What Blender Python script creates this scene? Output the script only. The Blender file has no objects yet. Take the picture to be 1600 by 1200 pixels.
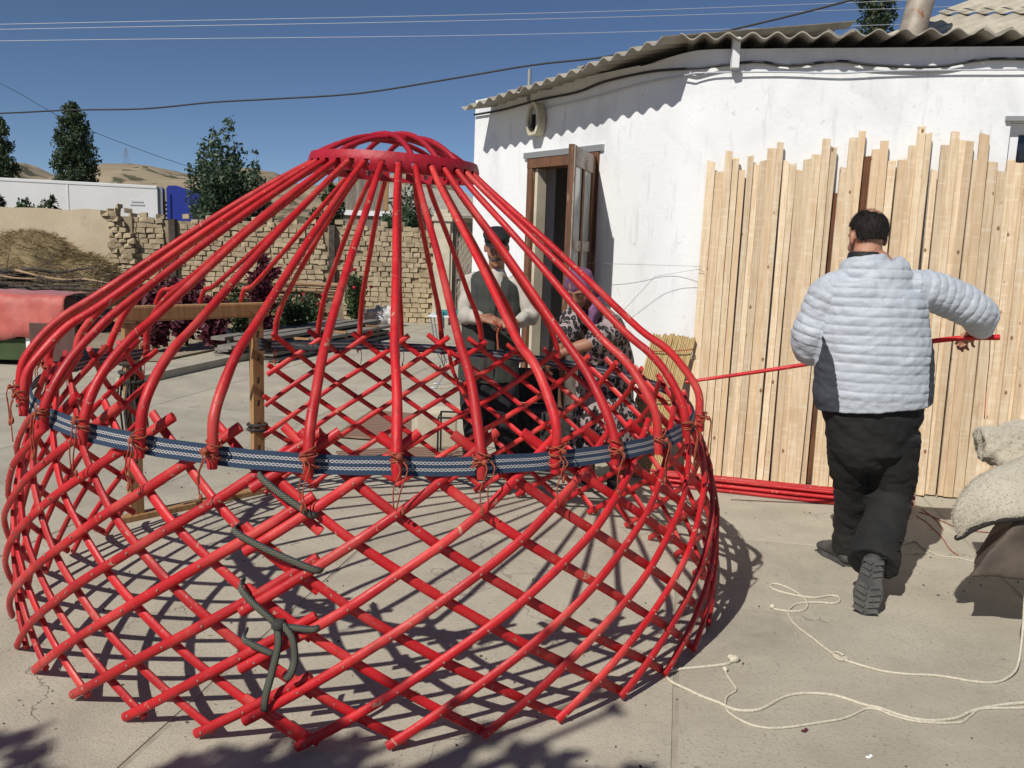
import bpy, bmesh, math, random
import numpy as np
from mathutils import Vector, Matrix, noise
R = math.radians
random.seed(7); rng = np.random.default_rng(7)
sc = bpy.context.scene; col = sc.collection

# ---------------------------------------------------------------- camera, sky, sun, exposure
CAM_H, FPX, PITCH, ROLL = 1.6, 1331.0, R(9.0), R(2.0)
FWD = Vector((0, math.cos(PITCH), -math.sin(PITCH))); UP0 = Vector((0, math.sin(PITCH), math.cos(PITCH))); RT0 = Vector((1, 0, 0))
RT = RT0 * math.cos(ROLL) + UP0 * math.sin(ROLL); UPV = UP0 * math.cos(ROLL) - RT0 * math.sin(ROLL)
cam_d = bpy.data.cameras.new('camera'); cam = bpy.data.objects.new('camera', cam_d); col.objects.link(cam)
cam_d.sensor_width = 36.0; cam_d.lens = 36.0 * FPX / 1600.0; cam_d.clip_start = 0.05; cam_d.clip_end = 6000
m = Matrix((RT, UPV, -FWD)).transposed().to_4x4(); m.translation = (0, 0, CAM_H); cam.matrix_world = m
sc.camera = cam

SUN_DIR = Vector((-0.55, -0.83, 0.0)).normalized(); SUN_EL = R(44)
to_sun = Vector((SUN_DIR.x * math.cos(SUN_EL), SUN_DIR.y * math.cos(SUN_EL), math.sin(SUN_EL)))
w = bpy.data.worlds.new('World'); sc.world = w; w.use_nodes = True
nt = w.node_tree; bg = nt.nodes['Background']; sky = nt.nodes.new('ShaderNodeTexSky')
sky.sky_type = 'NISHITA'; sky.sun_disc = False; sky.sun_elevation = SUN_EL
sky.sun_rotation = math.atan2(to_sun.x, to_sun.y); sky.altitude = 3200; sky.air_density = 0.82; sky.dust_density = 0.0; sky.ozone_density = 3.4
nt.links.new(sky.outputs[0], bg.inputs[0]); bg.inputs[1].default_value = 0.080
sl = bpy.data.lights.new('sun', 'SUN'); sl.energy = 4.8; sl.angle = R(0.55); sl.color = (1.0, 0.965, 0.90)
so = bpy.data.objects.new('sun', sl); col.objects.link(so); so.rotation_euler = (-to_sun).to_track_quat('-Z', 'Y').to_euler()
sc.view_settings.view_transform = 'Standard'; sc.view_settings.look = 'None'; sc.view_settings.gamma = 1; sc.view_settings.exposure = -0.16
sc.cycles.max_bounces = 6; sc.cycles.transparent_max_bounces = 8

# ---------------------------------------------------------------- placing helpers (points of the place measured off the photograph)
def ray(px, py): return FWD + RT * ((px - 800) / FPX) + UPV * ((600 - py) / FPX)
def G(px, py, z=0.0):
    d = ray(px, py); return Vector((0, 0, CAM_H)) + d * ((z - CAM_H) / d.z)
def A(px, py, Y):
    d = ray(px, py); return Vector((0, 0, CAM_H)) + d * (Y / d.y)

# ---------------------------------------------------------------- object helpers
def tag(o, label=None, cat=None, group=None, kind=None):
    if label: o['label'] = label
    if cat: o['category'] = cat
    if group: o['group'] = group
    if kind: o['kind'] = kind
    return o
def empty(name, loc=(0, 0, 0), rz=0.0, parent=None):
    o = bpy.data.objects.new(name, None); col.objects.link(o); o.location = loc; o.rotation_euler = (0, 0, rz); o.empty_display_size = .1
    if parent: o.parent = parent
    return o
def link(name, me, parent=None, loc=None, rot=None):
    o = bpy.data.objects.new(name, me); col.objects.link(o)
    if parent: o.parent = parent
    if loc is not None: o.location = loc
    if rot is not None: o.rotation_euler = rot
    return o
ORD = ['first', 'second', 'third', 'fourth', 'fifth', 'sixth', 'seventh', 'eighth', 'ninth', 'tenth', 'eleventh', 'twelfth', 'thirteenth',
       'fourteenth', 'fifteenth', 'sixteenth', 'seventeenth', 'eighteenth', 'nineteenth', 'twentieth']
def ordw(i):
    if i < 20: return ORD[i]
    t, u = divmod(i + 1, 10); tens = {2: 'twent', 3: 'thirt', 4: 'fort'}[t]
    return tens + 'ieth' if u == 0 else tens + 'y-' + ORD[u - 1]

def crom(pts, n):
    P = [Vector(p) for p in pts]
    if len(P) < 3: n = max(n, 1); return [P[0].lerp(P[-1], i / n) for i in range(n + 1)]
    Q = [P[0] * 2 - P[1]] + P + [P[-1] * 2 - P[-2]]; out = []
    for i in range(1, len(Q) - 2):
        a, b, c, d = Q[i - 1:i + 3]
        for k in range(n):
            t = k / n
            out.append(.5 * ((2 * b) + (c - a) * t + (2 * a - 5 * b + 4 * c - d) * t * t + (3 * b - a - 3 * c + d) * t ** 3))
    out.append(P[-1].copy()); return out
def interp(vals, n):
    if len(vals) < 2: return list(vals)
    out = []
    for i in range(len(vals) - 1):
        for k in range(n):
            t = k / n; t = t * t * (3 - 2 * t) if len(vals) > 2 else t
            a, b = vals[i], vals[i + 1]
            out.append(tuple(x + (y - x) * t for x, y in zip(a, b)) if isinstance(a, tuple) else a + (b - a) * t)
    out.append(vals[-1]); return out

class MB:
    def __init__(s): s.v = []; s.f = []; s.mi = []; s.uv = None; s.flat = set()
    def add(s, vs, fs, mi=0):
        b = len(s.v); s.v += [tuple(p) for p in vs]; s.f += [tuple(b + i for i in f) for f in fs]; s.mi += [mi] * len(fs)
    def box(s, c, d, rot=None, mi=0, jit=0.0):
        hx, hy, hz = d[0] / 2, d[1] / 2, d[2] / 2; vs = []
        for z in (-hz, hz):
            for x, y in ((-hx, -hy), (hx, -hy), (hx, hy), (-hx, hy)):
                p = Vector((x, y, z))
                if jit: p += Vector((random.uniform(-jit, jit), random.uniform(-jit, jit), random.uniform(-jit, jit)))
                if rot is not None: p = rot @ p
                vs.append(p + Vector(c))
        s.add(vs, [(3, 2, 1, 0), (4, 5, 6, 7), (0, 1, 5, 4), (1, 2, 6, 5), (2, 3, 7, 6), (3, 0, 4, 7)], mi)
    def bbox(s, c, d, rot=None, mi=0, bev=.01):
        # box with bevelled edges
        bm = bmesh.new(); bmesh.ops.create_cube(bm, size=1)
        for v in bm.verts: v.co = Vector((v.co.x * d[0], v.co.y * d[1], v.co.z * d[2]))
        bmesh.ops.bevel(bm, geom=bm.edges[:], offset=bev, segments=2, affect='EDGES', profile=.6)
        vs = []
        for i, v in enumerate(bm.verts):
            v.index = i; p = v.co.copy()
            if rot is not None: p = rot @ p
            vs.append(p + Vector(c))
        s.add(vs, [tuple(v.index for v in f.verts) for f in bm.faces], mi); bm.free()
    def beam(s, a, b, wd, th, up=(0, 0, 1), mi=0):
        a, b = Vector(a), Vector(b); x = (b - a); L = x.length; x.normalize(); u = Vector(up)
        y = u.cross(x); y.normalize(); z = x.cross(y)
        s.box((a + b) / 2, (L, wd, th), Matrix((x, y, z)).transposed(), mi)
    def tube(s, pts, rad, sides=8, caps=True, smooth=0, flat=1.0, up=None, mi=0, round_ends=False):
        # pts polyline, rad scalar / list of scalars or (rx, ry)
        if not isinstance(rad, (list,)): rad = [rad] * len(pts)
        if smooth: rad = interp(rad, smooth); pts = crom(pts, smooth)
        P = [Vector(p) for p in pts]; n = len(P)
        if round_ends:
            def rr(r): return r if isinstance(r, tuple) else (r, r)
            d0 = (P[0] - P[1]).normalized(); d1 = (P[-1] - P[-2]).normalized(); r0, r1 = rr(rad[0]), rr(rad[-1])
            e0 = [(P[0] + d0 * max(r0) * math.sin(a), (r0[0] * math.cos(a), r0[1] * math.cos(a))) for a in (R(80), R(55), R(28))]
            e1 = [(P[-1] + d1 * max(r1) * math.sin(a), (r1[0] * math.cos(a), r1[1] * math.cos(a))) for a in (R(28), R(55), R(80))]
            P = [e[0] for e in e0] + P + [e[0] for e in e1]; rad = [e[1] for e in e0] + list(rad) + [e[1] for e in e1]; n = len(P)
        t0 = (P[1] - P[0]).normalized()
        ref = Vector(up) if up is not None else (Vector((0, 0, 1)) if abs(t0.z) < .9 else Vector((1, 0, 0)))
        vs = []; prev = None
        for i in range(n):
            t = (P[min(i + 1, n - 1)] - P[max(i - 1, 0)])
            t = t.normalized() if t.length > 1e-9 else t0
            if up is not None: a = ref.cross(t)
            else:
                a = ref.cross(t) if prev is None else prev - t * prev.dot(t)
            if a.length < 1e-6: a = t.orthogonal()
            a.normalize(); prev = a; b = t.cross(a)
            r = rad[i]; rx, ry = r if isinstance(r, tuple) else (r, r * flat)
            for k in range(sides):
                q = 2 * math.pi * k / sides; vs.append(P[i] + a * (rx * math.cos(q)) + b * (ry * math.sin(q)))
        fs = []
        for i in range(n - 1):
            for k in range(sides):
                k2 = (k + 1) % sides; fs.append((i * sides + k, i * sides + k2, (i + 1) * sides + k2, (i + 1) * sides + k))
        if caps: fs.append(tuple(range(sides - 1, -1, -1))); fs.append(tuple((n - 1) * sides + k for k in range(sides)))
        s.add(vs, fs, mi)
    def ell(s, c, r, rot=None, seg=16, rings=10, mi=0):
        vs = []; c = Vector(c)
        for i in range(rings + 1):
            a = math.pi * i / rings
            for k in range(seg):
                b = 2 * math.pi * k / seg
                p = Vector((r[0] * math.sin(a) * math.cos(b), r[1] * math.sin(a) * math.sin(b), r[2] * math.cos(a)))
                if rot is not None: p = rot @ p
                vs.append(p + c)
        fs = [(i * seg + k, (i + 1) * seg + k, (i + 1) * seg + (k + 1) % seg, i * seg + (k + 1) % seg) for i in range(rings) for k in range(seg)]
        s.add(vs, fs, mi)
    def prism(s, poly, axis_vec, mi=0):
        # poly: list of 3D points (planar), extruded by axis_vec
        n = len(poly); a = [Vector(p) for p in poly]; e = Vector(axis_vec)
        s.add(a + [p + e for p in a], [tuple(range(n - 1, -1, -1)), tuple(range(n, 2 * n))] + [(i, (i + 1) % n, n + (i + 1) % n, n + i) for i in range(n)], mi)
    def mesh(s, name, mats, smooth=False):
        me = bpy.data.meshes.new(name); me.from_pydata(s.v, [], s.f)
        for mm in (mats if isinstance(mats, (list, tuple)) else [mats]): me.materials.append(mm)
        if any(s.mi): me.polygons.foreach_set('material_index', s.mi)
        if smooth: me.polygons.foreach_set('use_smooth', [True] * len(me.polygons))
        me.update(); return me
    def build(s, name, mats, parent=None, smooth=False, fix=False, sharp=None):
        me = s.mesh(name, mats, smooth)
        if fix:
            bm = bmesh.new(); bm.from_mesh(me); bmesh.ops.recalc_face_normals(bm, faces=bm.faces[:]); bm.to_mesh(me); bm.free()
        if smooth and sharp: me.set_sharp_from_angle(angle=R(sharp))
        return link(name, me, parent)

def grid_shell(name, us, zs, holes, fn, th, mats, parent=None, skip_back=False, smooth=False):
    """Thick sheet over breakpoints us x zs with rectangular holes; fn(u, z, depth) -> point."""
    us = sorted(set(round(u, 5) for u in us)); zs = sorted(set(round(z, 5) for z in zs)); nu, nz = len(us), len(zs)
    def hole(i, j):
        if i < 0 or j < 0 or i >= nu - 1 or j >= nz - 1: return True
        u = (us[i] + us[i + 1]) / 2; z = (zs[j] + zs[j + 1]) / 2
        return any(a < u < b and c < z < d for a, b, c, d in holes)
    vs = [fn(u, z, 0) for u in us for z in zs] + [fn(u, z, th) for u in us for z in zs]; o = nu * nz
    I = lambda i, j: i * nz + j
    fs = []
    for i in range(nu - 1):
        for j in range(nz - 1):
            if hole(i, j): continue
            a, b, c, d = I(i, j), I(i + 1, j), I(i + 1, j + 1), I(i, j + 1)
            fs.append((a, b, c, d)); fs.append((d + o, c + o, b + o, a + o))
            if hole(i - 1, j): fs.append((a, d, d + o, a + o))
            if hole(i + 1, j): fs.append((b, b + o, c + o, c))
            if hole(i, j - 1): fs.append((a, a + o, b + o, b))
            if hole(i, j + 1): fs.append((d, c, c + o, d + o))
    mb = MB(); mb.add(vs, fs); return mb.build(name, mats, parent, smooth=smooth, sharp=35 if smooth else None)

def solid(name, mb, mat, parent=None, voxel=.012, smooth=4, disp=None, sub=False):
    """Fuse overlapping closed shapes into one continuous skin."""
    me = mb.mesh(name + '_tmp', mat); o = bpy.data.objects.new(name + '_tmp', me); col.objects.link(o)
    md = o.modifiers.new('r', 'REMESH'); md.mode = 'VOXEL'; md.voxel_size = voxel; md.use_smooth_shade = True
    if smooth: sm = o.modifiers.new('s', 'SMOOTH'); sm.factor = .5; sm.iterations = smooth
    dg = bpy.context.evaluated_depsgraph_get(); dg.update()
    nm = bpy.data.meshes.new_from_object(o.evaluated_get(dg)); bpy.data.objects.remove(o); bpy.data.meshes.remove(me)
    nm.name = name; nm.materials.clear()
    for mm in (mat if isinstance(mat, (list, tuple)) else [mat]): nm.materials.append(mm)
    n = len(nm.vertices); co = np.empty(n * 3); no = np.empty(n * 3); nm.vertices.foreach_get('co', co); nm.vertices.foreach_get('normal', no)
    co = co.reshape(-1, 3); no = no.reshape(-1, 3)
    if disp is not None:
        co = co + no * disp(co, no)[:, None]; nm.vertices.foreach_set('co', co.ravel())
    nm.polygons.foreach_set('use_smooth', [True] * len(nm.polygons)); nm.polygons.foreach_set('material_index', [0] * len(nm.polygons)); nm.update()
    return link(name, nm, parent)
def wrinkle(scale, amp, seed=0.0, stretch=(1, 1, 1)):
    def f(co, no):
        return np.array([amp * noise.noise(Vector((p[0] * scale * stretch[0] + seed, p[1] * scale * stretch[1], p[2] * scale * stretch[2]))) for p in co])
    return f

# ---------------------------------------------------------------- materials
def mat(name, c, rough=.8, c2=None, scale=6.0, detail=6, mix=(.35, .65), bump=0.0, bscale=60.0, stretch=None, rnd=0.0, spec=.4, metal=0.0, c3=None, s3=2.0, m3=(.55, .7), sheen=0.0, trans=0.0, coord='Object'):
    M = bpy.data.materials.new(name); M.use_nodes = True; t = M.node_tree; N = t.nodes; L = t.links
    b = N['Principled BSDF']; b.inputs['Roughness'].default_value = rough; b.inputs['Specular IOR Level'].default_value = spec; b.inputs['Metallic'].default_value = metal
    if sheen: b.inputs['Sheen Weight'].default_value = sheen
    tc = N.new('ShaderNodeTexCoord'); vec = tc.outputs[coord]
    oi = N.new('ShaderNodeObjectInfo')
    if coord == 'Object':
        ad = N.new('ShaderNodeVectorMath'); ad.operation = 'MULTIPLY_ADD'; ad.inputs[1].default_value = (1, 1, 1)
        cm = N.new('ShaderNodeCombineXYZ'); mu = N.new('ShaderNodeMath'); mu.operation = 'MULTIPLY'; mu.inputs[1].default_value = 13.7 if rnd else 0.0
        L.new(oi.outputs['Random'], mu.inputs[0]); L.new(mu.outputs[0], cm.inputs[0]); L.new(mu.outputs[0], cm.inputs[1])
        L.new(vec, ad.inputs[0]); L.new(cm.outputs[0], ad.inputs[2]); vec = ad.outputs[0]
    if stretch:
        mp = N.new('ShaderNodeMapping'); mp.inputs['Scale'].default_value = stretch; L.new(vec, mp.inputs[0]); vec = mp.outputs[0]
    def nz(s, d=detail):
        n = N.new('ShaderNodeTexNoise'); n.inputs['Scale'].default_value = s; n.inputs['Detail'].default_value = d; n.inputs['Roughness'].default_value = .6; L.new(vec, n.inputs['Vector']); return n
    def mixc(fac, a, bb):
        mx = N.new('ShaderNodeMix'); mx.data_type = 'RGBA'; L.new(fac, mx.inputs[0])
        for s_, i in ((a, 6), (bb, 7)):
            if isinstance(s_, tuple): mx.inputs[i].default_value = (*s_, 1)
            else: L.new(s_, mx.inputs[i])
        return mx.outputs[2]
    def ramp(src, lo, hi):
        r = N.new('ShaderNodeMapRange'); r.inputs[1].default_value = lo; r.inputs[2].default_value = hi; r.interpolation_type = 'SMOOTHSTEP'; L.new(src, r.inputs[0]); return r.outputs[0]
    cur = c
    if c2 is not None: cur = mixc(ramp(nz(scale).outputs[0], *mix), c, c2)
    if c3 is not None: cur = mixc(ramp(nz(s3, 4).outputs[0], *m3), cur, c3)
    if rnd:
        mr = N.new('ShaderNodeMapRange'); mr.inputs[3].default_value = 1 - rnd; mr.inputs[4].default_value = 1 + rnd; L.new(oi.outputs['Random'], mr.inputs[0])
        hv = N.new('ShaderNodeHueSaturation'); L.new(mr.outputs[0], hv.inputs['Value'])
        if isinstance(cur, tuple): hv.inputs['Color'].default_value = (*cur, 1)
        else: L.new(cur, hv.inputs['Color'])
        cur = hv.outputs[0]
    if isinstance(cur, tuple): b.inputs['Base Color'].default_value = (*cur, 1)
    else: L.new(cur, b.inputs['Base Color'])
    if bump:
        bn = N.new('ShaderNodeBump'); bn.inputs['Strength'].default_value = bump; bn.inputs['Distance'].default_value = .01
        L.new(nz(bscale, 5).outputs[0], bn.inputs['Height']); L.new(bn.outputs[0], b.inputs['Normal'])
    if trans:
        ts = N.new('ShaderNodeBsdfTranslucent'); ms = N.new('ShaderNodeMixShader'); ms.inputs[0].default_value = trans
        if isinstance(cur, tuple): ts.inputs[0].default_value = (*cur, 1)
        else: L.new(cur, ts.inputs[0])
        L.new(b.outputs[0], ms.inputs[1]); L.new(ts.outputs[0], ms.inputs[2]); L.new(ms.outputs[0], N['Material Output'].inputs[0])
    return M

M = {}
M['earth'] = mat('earth', (.34, .28, .20), .95, (.25, .20, .14), .4, 8, bump=.3, bscale=8)
M['joint'] = mat('joint', (.40, .36, .285), .95, (.31, .28, .22), 9, bump=.3)
M['hill'] = mat('hill', (.36, .285, .19), 1, (.27, .21, .135), .035, 8, c3=(.085, .082, .045), s3=.11, m3=(.52, .60), bump=.6, bscale=.3)
M['interior'] = mat('interior', (.55, .55, .57), .9)
M['floor_in'] = mat('floor_in', (.12, .10, .09), .9)
M['slate'] = mat('slate', (.40, .37, .31), .9, (.30, .275, .23), 5, bump=.3, bscale=50, rnd=.08)
M['slate_pale'] = mat('slate_pale', (.52, .47, .37), .9, (.42, .375, .29), 5, bump=.3, bscale=50, rnd=.06)
M['pipe'] = mat('pipe', (.46, .40, .33), .55, (.33, .27, .21), 8, c3=(.30, .13, .06), s3=6, m3=(.58, .66), metal=.2)
M['oldwood'] = mat('oldwood', (.20, .085, .04), .75, (.10, .055, .035), 14, stretch=(3, 3, .4), c3=(.35, .22, .12), s3=8, m3=(.6, .7), bump=.3)
M['palewood'] = mat('palewood', (.40, .235, .105), .7, (.30, .165, .07), 12, stretch=(4, 4, .4), bump=.2)
M['greywood'] = mat('greywood', (.25, .225, .19), .9, (.16, .145, .125), 10, stretch=(1, 5, 5), rnd=.18, bump=.3)
M['greywood_v'] = mat('greywood_v', (.27, .235, .19), .9, (.17, .145, .115), 10, stretch=(5, 5, .5), rnd=.15, bump=.3)
M['doorpaint'] = mat('doorpaint', (.40, .37, .32), .7, (.26, .20, .15), 7, c3=(.16, .09, .06), s3=9, m3=(.58, .68))
M['glassy'] = mat('glassy', (.50, .50, .47), .12, (.36, .36, .34), 3, spec=.6)
M['darkglass'] = mat('darkglass', (.02, .022, .025), .05, spec=.7)
M['whitepvc'] = mat('whitepvc', (.8, .8, .8), .35)
M['cream'] = mat('cream', (.62, .55, .42), .85, (.5, .44, .33), 5, bump=.2)
M['ivory'] = mat('ivory', (.66, .60, .44), .5, (.5, .44, .3), 9)
M['black'] = mat('black', (.012, .012, .013), .7)
M['blackrubber'] = mat('blackrubber', (.035, .035, .035), .75, (.06, .057, .05), 18, bump=.3)
M['wire'] = mat('wire', (.03, .03, .032), .6)
M['wire_light'] = mat('wire_light', (.50, .52, .56), .5, metal=.2)
M['bark'] = mat('bark', (.18, .075, .035), .9, (.09, .04, .022), 10, stretch=(3, 3, .5), bump=.5)
M['adobe'] = mat('adobe', (.45, .36, .235), .95, (.35, .275, .175), 6, 8, bump=.8, bscale=22, rnd=.16)
M['adobe_plaster'] = mat('adobe_plaster', (.60, .50, .35), .95, (.52, .425, .29), 1.2, 8, bump=.5, bscale=14, c3=(.33, .26, .17), s3=.9, m3=(.6, .75))
M['mortar'] = mat('mortar', (.36, .29, .19), .95, (.24, .185, .12), 9, bump=.4, bscale=30)
M['red_crown'] = mat('red_crown', (.42, .012, .028), .5, (.33, .010, .022), 6, 6, (.35, .65), .3, 30, spec=.4)
M['rivet'] = mat('rivet', (.38, .28, .22), .6, metal=.3)
M['cord_orange'] = mat('cord_orange', (.40, .10, .05), .9, (.24, .05, .028), 60)
M['rope_white'] = mat('rope_white', (.70, .64, .50), .9, (.56, .50, .38), 90, bump=.6, bscale=200)
M['thread_red'] = mat('thread_red', (.55, .07, .04), .9)
M['blackrag'] = mat('blackrag', (.03, .028, .026), .95, (.06, .055, .05), 30)
M['feltdark'] = mat('feltdark', (.03, .027, .024), 1, bump=.8, bscale=120)
M['tarp'] = mat('tarp', (.11, .085, .065), .75, (.075, .058, .045), 6, bump=.3, bscale=30)
M['reed'] = mat('reed', (.62, .46, .22), .7, (.48, .33, .14), 20, stretch=(4, 4, .5), rnd=.1)
M['skin'] = mat('skin', (.46, .235, .15), .55, (.38, .18, .115), 14, bump=.08, bscale=120)
M['skin_dark'] = mat('skin_dark', (.36, .175, .105), .55, (.28, .13, .08), 14, bump=.08, bscale=120)
M['hair'] = mat('hair', (.012, .009, .008), .7, (.032, .026, .022), 70, stretch=(1, 1, .3), spec=.2, bump=.5, bscale=160)
M['hair_grey'] = mat('hair_grey', (.10, .09, .085), .7, (.04, .035, .03), 60)
M['jacket'] = mat('jacket', (.475, .505, .55), .55, (.43, .46, .505), 9, bump=.5, bscale=34, sheen=.1)
M['jacket_dark'] = mat('jacket_dark', (.055, .06, .075), .8, (.045, .05, .06), 12, bump=.2)
M['trousers'] = mat('trousers', (.012, .012, .012), .9, (.02, .019, .018), 5, c3=(.06, .055, .047), s3=3, m3=(.6, .8), bump=.3, bscale=40)
M['navy_trousers'] = mat('navy_trousers', (.012, .013, .018), .85, (.02, .02, .025), 8)
M['shirt'] = mat('shirt', (.50, .465, .405), .85, (.40, .37, .32), 8, bump=.2, bscale=18)
M['vest'] = mat('vest', (.050, .054, .047), .85, (.038, .041, .036), 10, stretch=(6, 6, .5))
M['boot'] = mat('boot', (.05, .048, .045), .7, (.09, .085, .075), 10, bump=.3)
M['sole'] = mat('sole', (.05, .049, .047), .85, (.09, .085, .078), 14, bump=.6, bscale=40)
M['eyewhite'] = mat('eyewhite', (.6, .56, .52), .3)
M['scarf'] = mat('scarf', (.20, .095, .19), .8, (.13, .06, .125), 12, c3=(.30, .19, .28), s3=34, m3=(.66, .72))
M['leaf'] = mat('leaf', (.075, .12, .045), .5, (.042, .072, .028), 2.5, trans=.3)
M['leaf_poplar'] = mat('leaf_poplar', (.075, .11, .055), .5, (.045, .070, .034), .8, trans=.25)
M['leaf_ash'] = mat('leaf_ash', (.105, .15, .085), .45, (.065, .10, .055), 2.5, trans=.32)
M['leaf_dark'] = mat('leaf_dark', (.055, .09, .035), .55, (.032, .056, .022), 4, trans=.25)
M['amaranth'] = mat('amaranth', (.15, .028, .045), .55, (.075, .018, .03), 8, trans=.3)
M['petal'] = mat('petal', (.38, .012, .03), .6)
M['trunk'] = mat('trunk', (.14, .11, .08), .95, (.08, .062, .045), 8, stretch=(4, 4, .6), bump=.6)
M['branch'] = mat('branch', (.095, .075, .06), .95, (.05, .04, .032), 9, bump=.5)
M['log'] = mat('log', (.42, .29, .17), .85, (.28, .18, .10), 8, stretch=(.5, 5, 5), rnd=.2, bump=.3)
M['hay'] = mat('hay', (.34, .255, .135), .9, (.20, .145, .07), 2.2, trans=.2)
M['trailer'] = mat('trailer', (.80, .80, .79), .4, (.74, .74, .72), .5)
M['trailer_grey'] = mat('trailer_grey', (.25, .26, .28), .5)
M['cab_blue'] = mat('cab_blue', (.025, .045, .30), .35, spec=.5)
M['redcloth'] = mat('redcloth', (.52, .115, .085), .55, (.38, .07, .055), 3, bump=.5, bscale=9, sheen=.4)
M['greenpaint'] = mat('greenpaint', (.055, .085, .025), .7, (.04, .06, .02), 5)
M['brownboard'] = mat('brownboard', (.115, .06, .048), .6, (.09, .045, .036), 5)
M['teal'] = mat('teal', (.03, .22, .24), .5)
M['chrome'] = mat('chrome', (.55, .56, .58), .3, metal=.8)
M['plasticbag'] = mat('plasticbag', (.62, .60, .57), .4, (.48, .47, .46), 14, bump=.8, bscale=24)
M['rag'] = mat('rag', (.60, .42, .38), .9, (.48, .46, .45), 6, bump=.6, bscale=20)
M['signtext'] = mat('signtext', (.66, .67, .68), .6)
M['metal_grey'] = mat('metal_grey', (.36, .36, .35), .5, metal=.5)

def custom(name, fn, rough=.8):
    Mx = bpy.data.materials.new(name); Mx.use_nodes = True; t = Mx.node_tree; b = t.nodes['Principled BSDF']; b.inputs['Roughness'].default_value = rough
    fn(t, t.nodes, t.links, b); M[name] = Mx
def mth(t, op, a, b=None):
    n = t.nodes.new('ShaderNodeMath'); n.operation = op
    for i, v in ((0, a), (1, b)):
        if v is None: continue
        if isinstance(v, (int, float)): n.inputs[i].default_value = v
        else: t.links.new(v, n.inputs[i])
    return n.outputs[0]
def colmix(t, f, a, b):
    mx = t.nodes.new('ShaderNodeMix'); mx.data_type = 'RGBA'
    if isinstance(f, (int, float)): mx.inputs[0].default_value = f
    else: t.links.new(f, mx.inputs[0])
    for s_, i in ((a, 6), (b, 7)):
        if isinstance(s_, tuple): mx.inputs[i].default_value = (*s_, 1)
        else: t.links.new(s_, mx.inputs[i])
    return mx.outputs[2]
def pine_nodes(t, N, L, b):
    tc = N.new('ShaderNodeTexCoord'); oi = N.new('ShaderNodeObjectInfo'); cm = N.new('ShaderNodeCombineXYZ'); sh_ = mth(t, 'MULTIPLY', oi.outputs['Random'], 37.0); L.new(sh_, cm.inputs[0]); L.new(sh_, cm.inputs[2])
    ad = N.new('ShaderNodeVectorMath'); ad.operation = 'ADD'; L.new(tc.outputs['Object'], ad.inputs[0]); L.new(cm.outputs[0], ad.inputs[1])
    def nz(sc_, st, d=5):
        mp = N.new('ShaderNodeMapping'); mp.inputs['Scale'].default_value = st; L.new(ad.outputs[0], mp.inputs[0]); n = N.new('ShaderNodeTexNoise'); n.inputs['Scale'].default_value = sc_; n.inputs['Detail'].default_value = d; L.new(mp.outputs[0], n.inputs[0]); return n.outputs[0]
    def rg(v, lo, hi):
        r = N.new('ShaderNodeMapRange'); r.inputs[1].default_value = lo; r.inputs[2].default_value = hi; r.interpolation_type = 'SMOOTHSTEP'; L.new(v, r.inputs[0]); return r.outputs[0]
    c = colmix(t, rg(nz(9, (7, 7, .5)), .35, .68), (.77, .61, .415), (.64, .465, .285))
    c = colmix(t, mth(t, 'MULTIPLY', rg(nz(5, (.6, .6, 7), 3), .5, .72), .45), c, (.86, .76, .60))
    c = colmix(t, rg(nz(3, (2, 2, 1.1), 6), .62, .74), c, (.58, .40, .24))
    c = colmix(t, rg(mth(t, 'FRACT', mth(t, 'MULTIPLY', oi.outputs['Random'], 7.3)), .55, 1.0), c, colmix(t, .5, c, (.60, .40, .22)))
    mp = N.new('ShaderNodeMapping'); mp.inputs['Scale'].default_value = (1.0, 1.0, .62); L.new(ad.outputs[0], mp.inputs[0]); vo = N.new('ShaderNodeTexVoronoi'); vo.inputs['Scale'].default_value = 8.5; L.new(mp.outputs[0], vo.inputs['Vector'])
    c = colmix(t, rg(vo.outputs[0], .11, .05), c, (.26, .13, .06))
    hv = N.new('ShaderNodeHueSaturation'); vr = N.new('ShaderNodeMapRange'); vr.inputs[3].default_value = .78; vr.inputs[4].default_value = 1.08; L.new(oi.outputs['Random'], vr.inputs[0]); L.new(vr.outputs[0], hv.inputs['Value']); L.new(c, hv.inputs['Color']); L.new(hv.outputs[0], b.inputs['Base Color'])
    bn = N.new('ShaderNodeBump'); bn.inputs['Strength'].default_value = .25; bn.inputs['Distance'].default_value = .004; L.new(nz(12, (8, 8, .6)), bn.inputs['Height']); L.new(bn.outputs[0], b.inputs['Normal'])
custom('pine', pine_nodes, .75)
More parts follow.
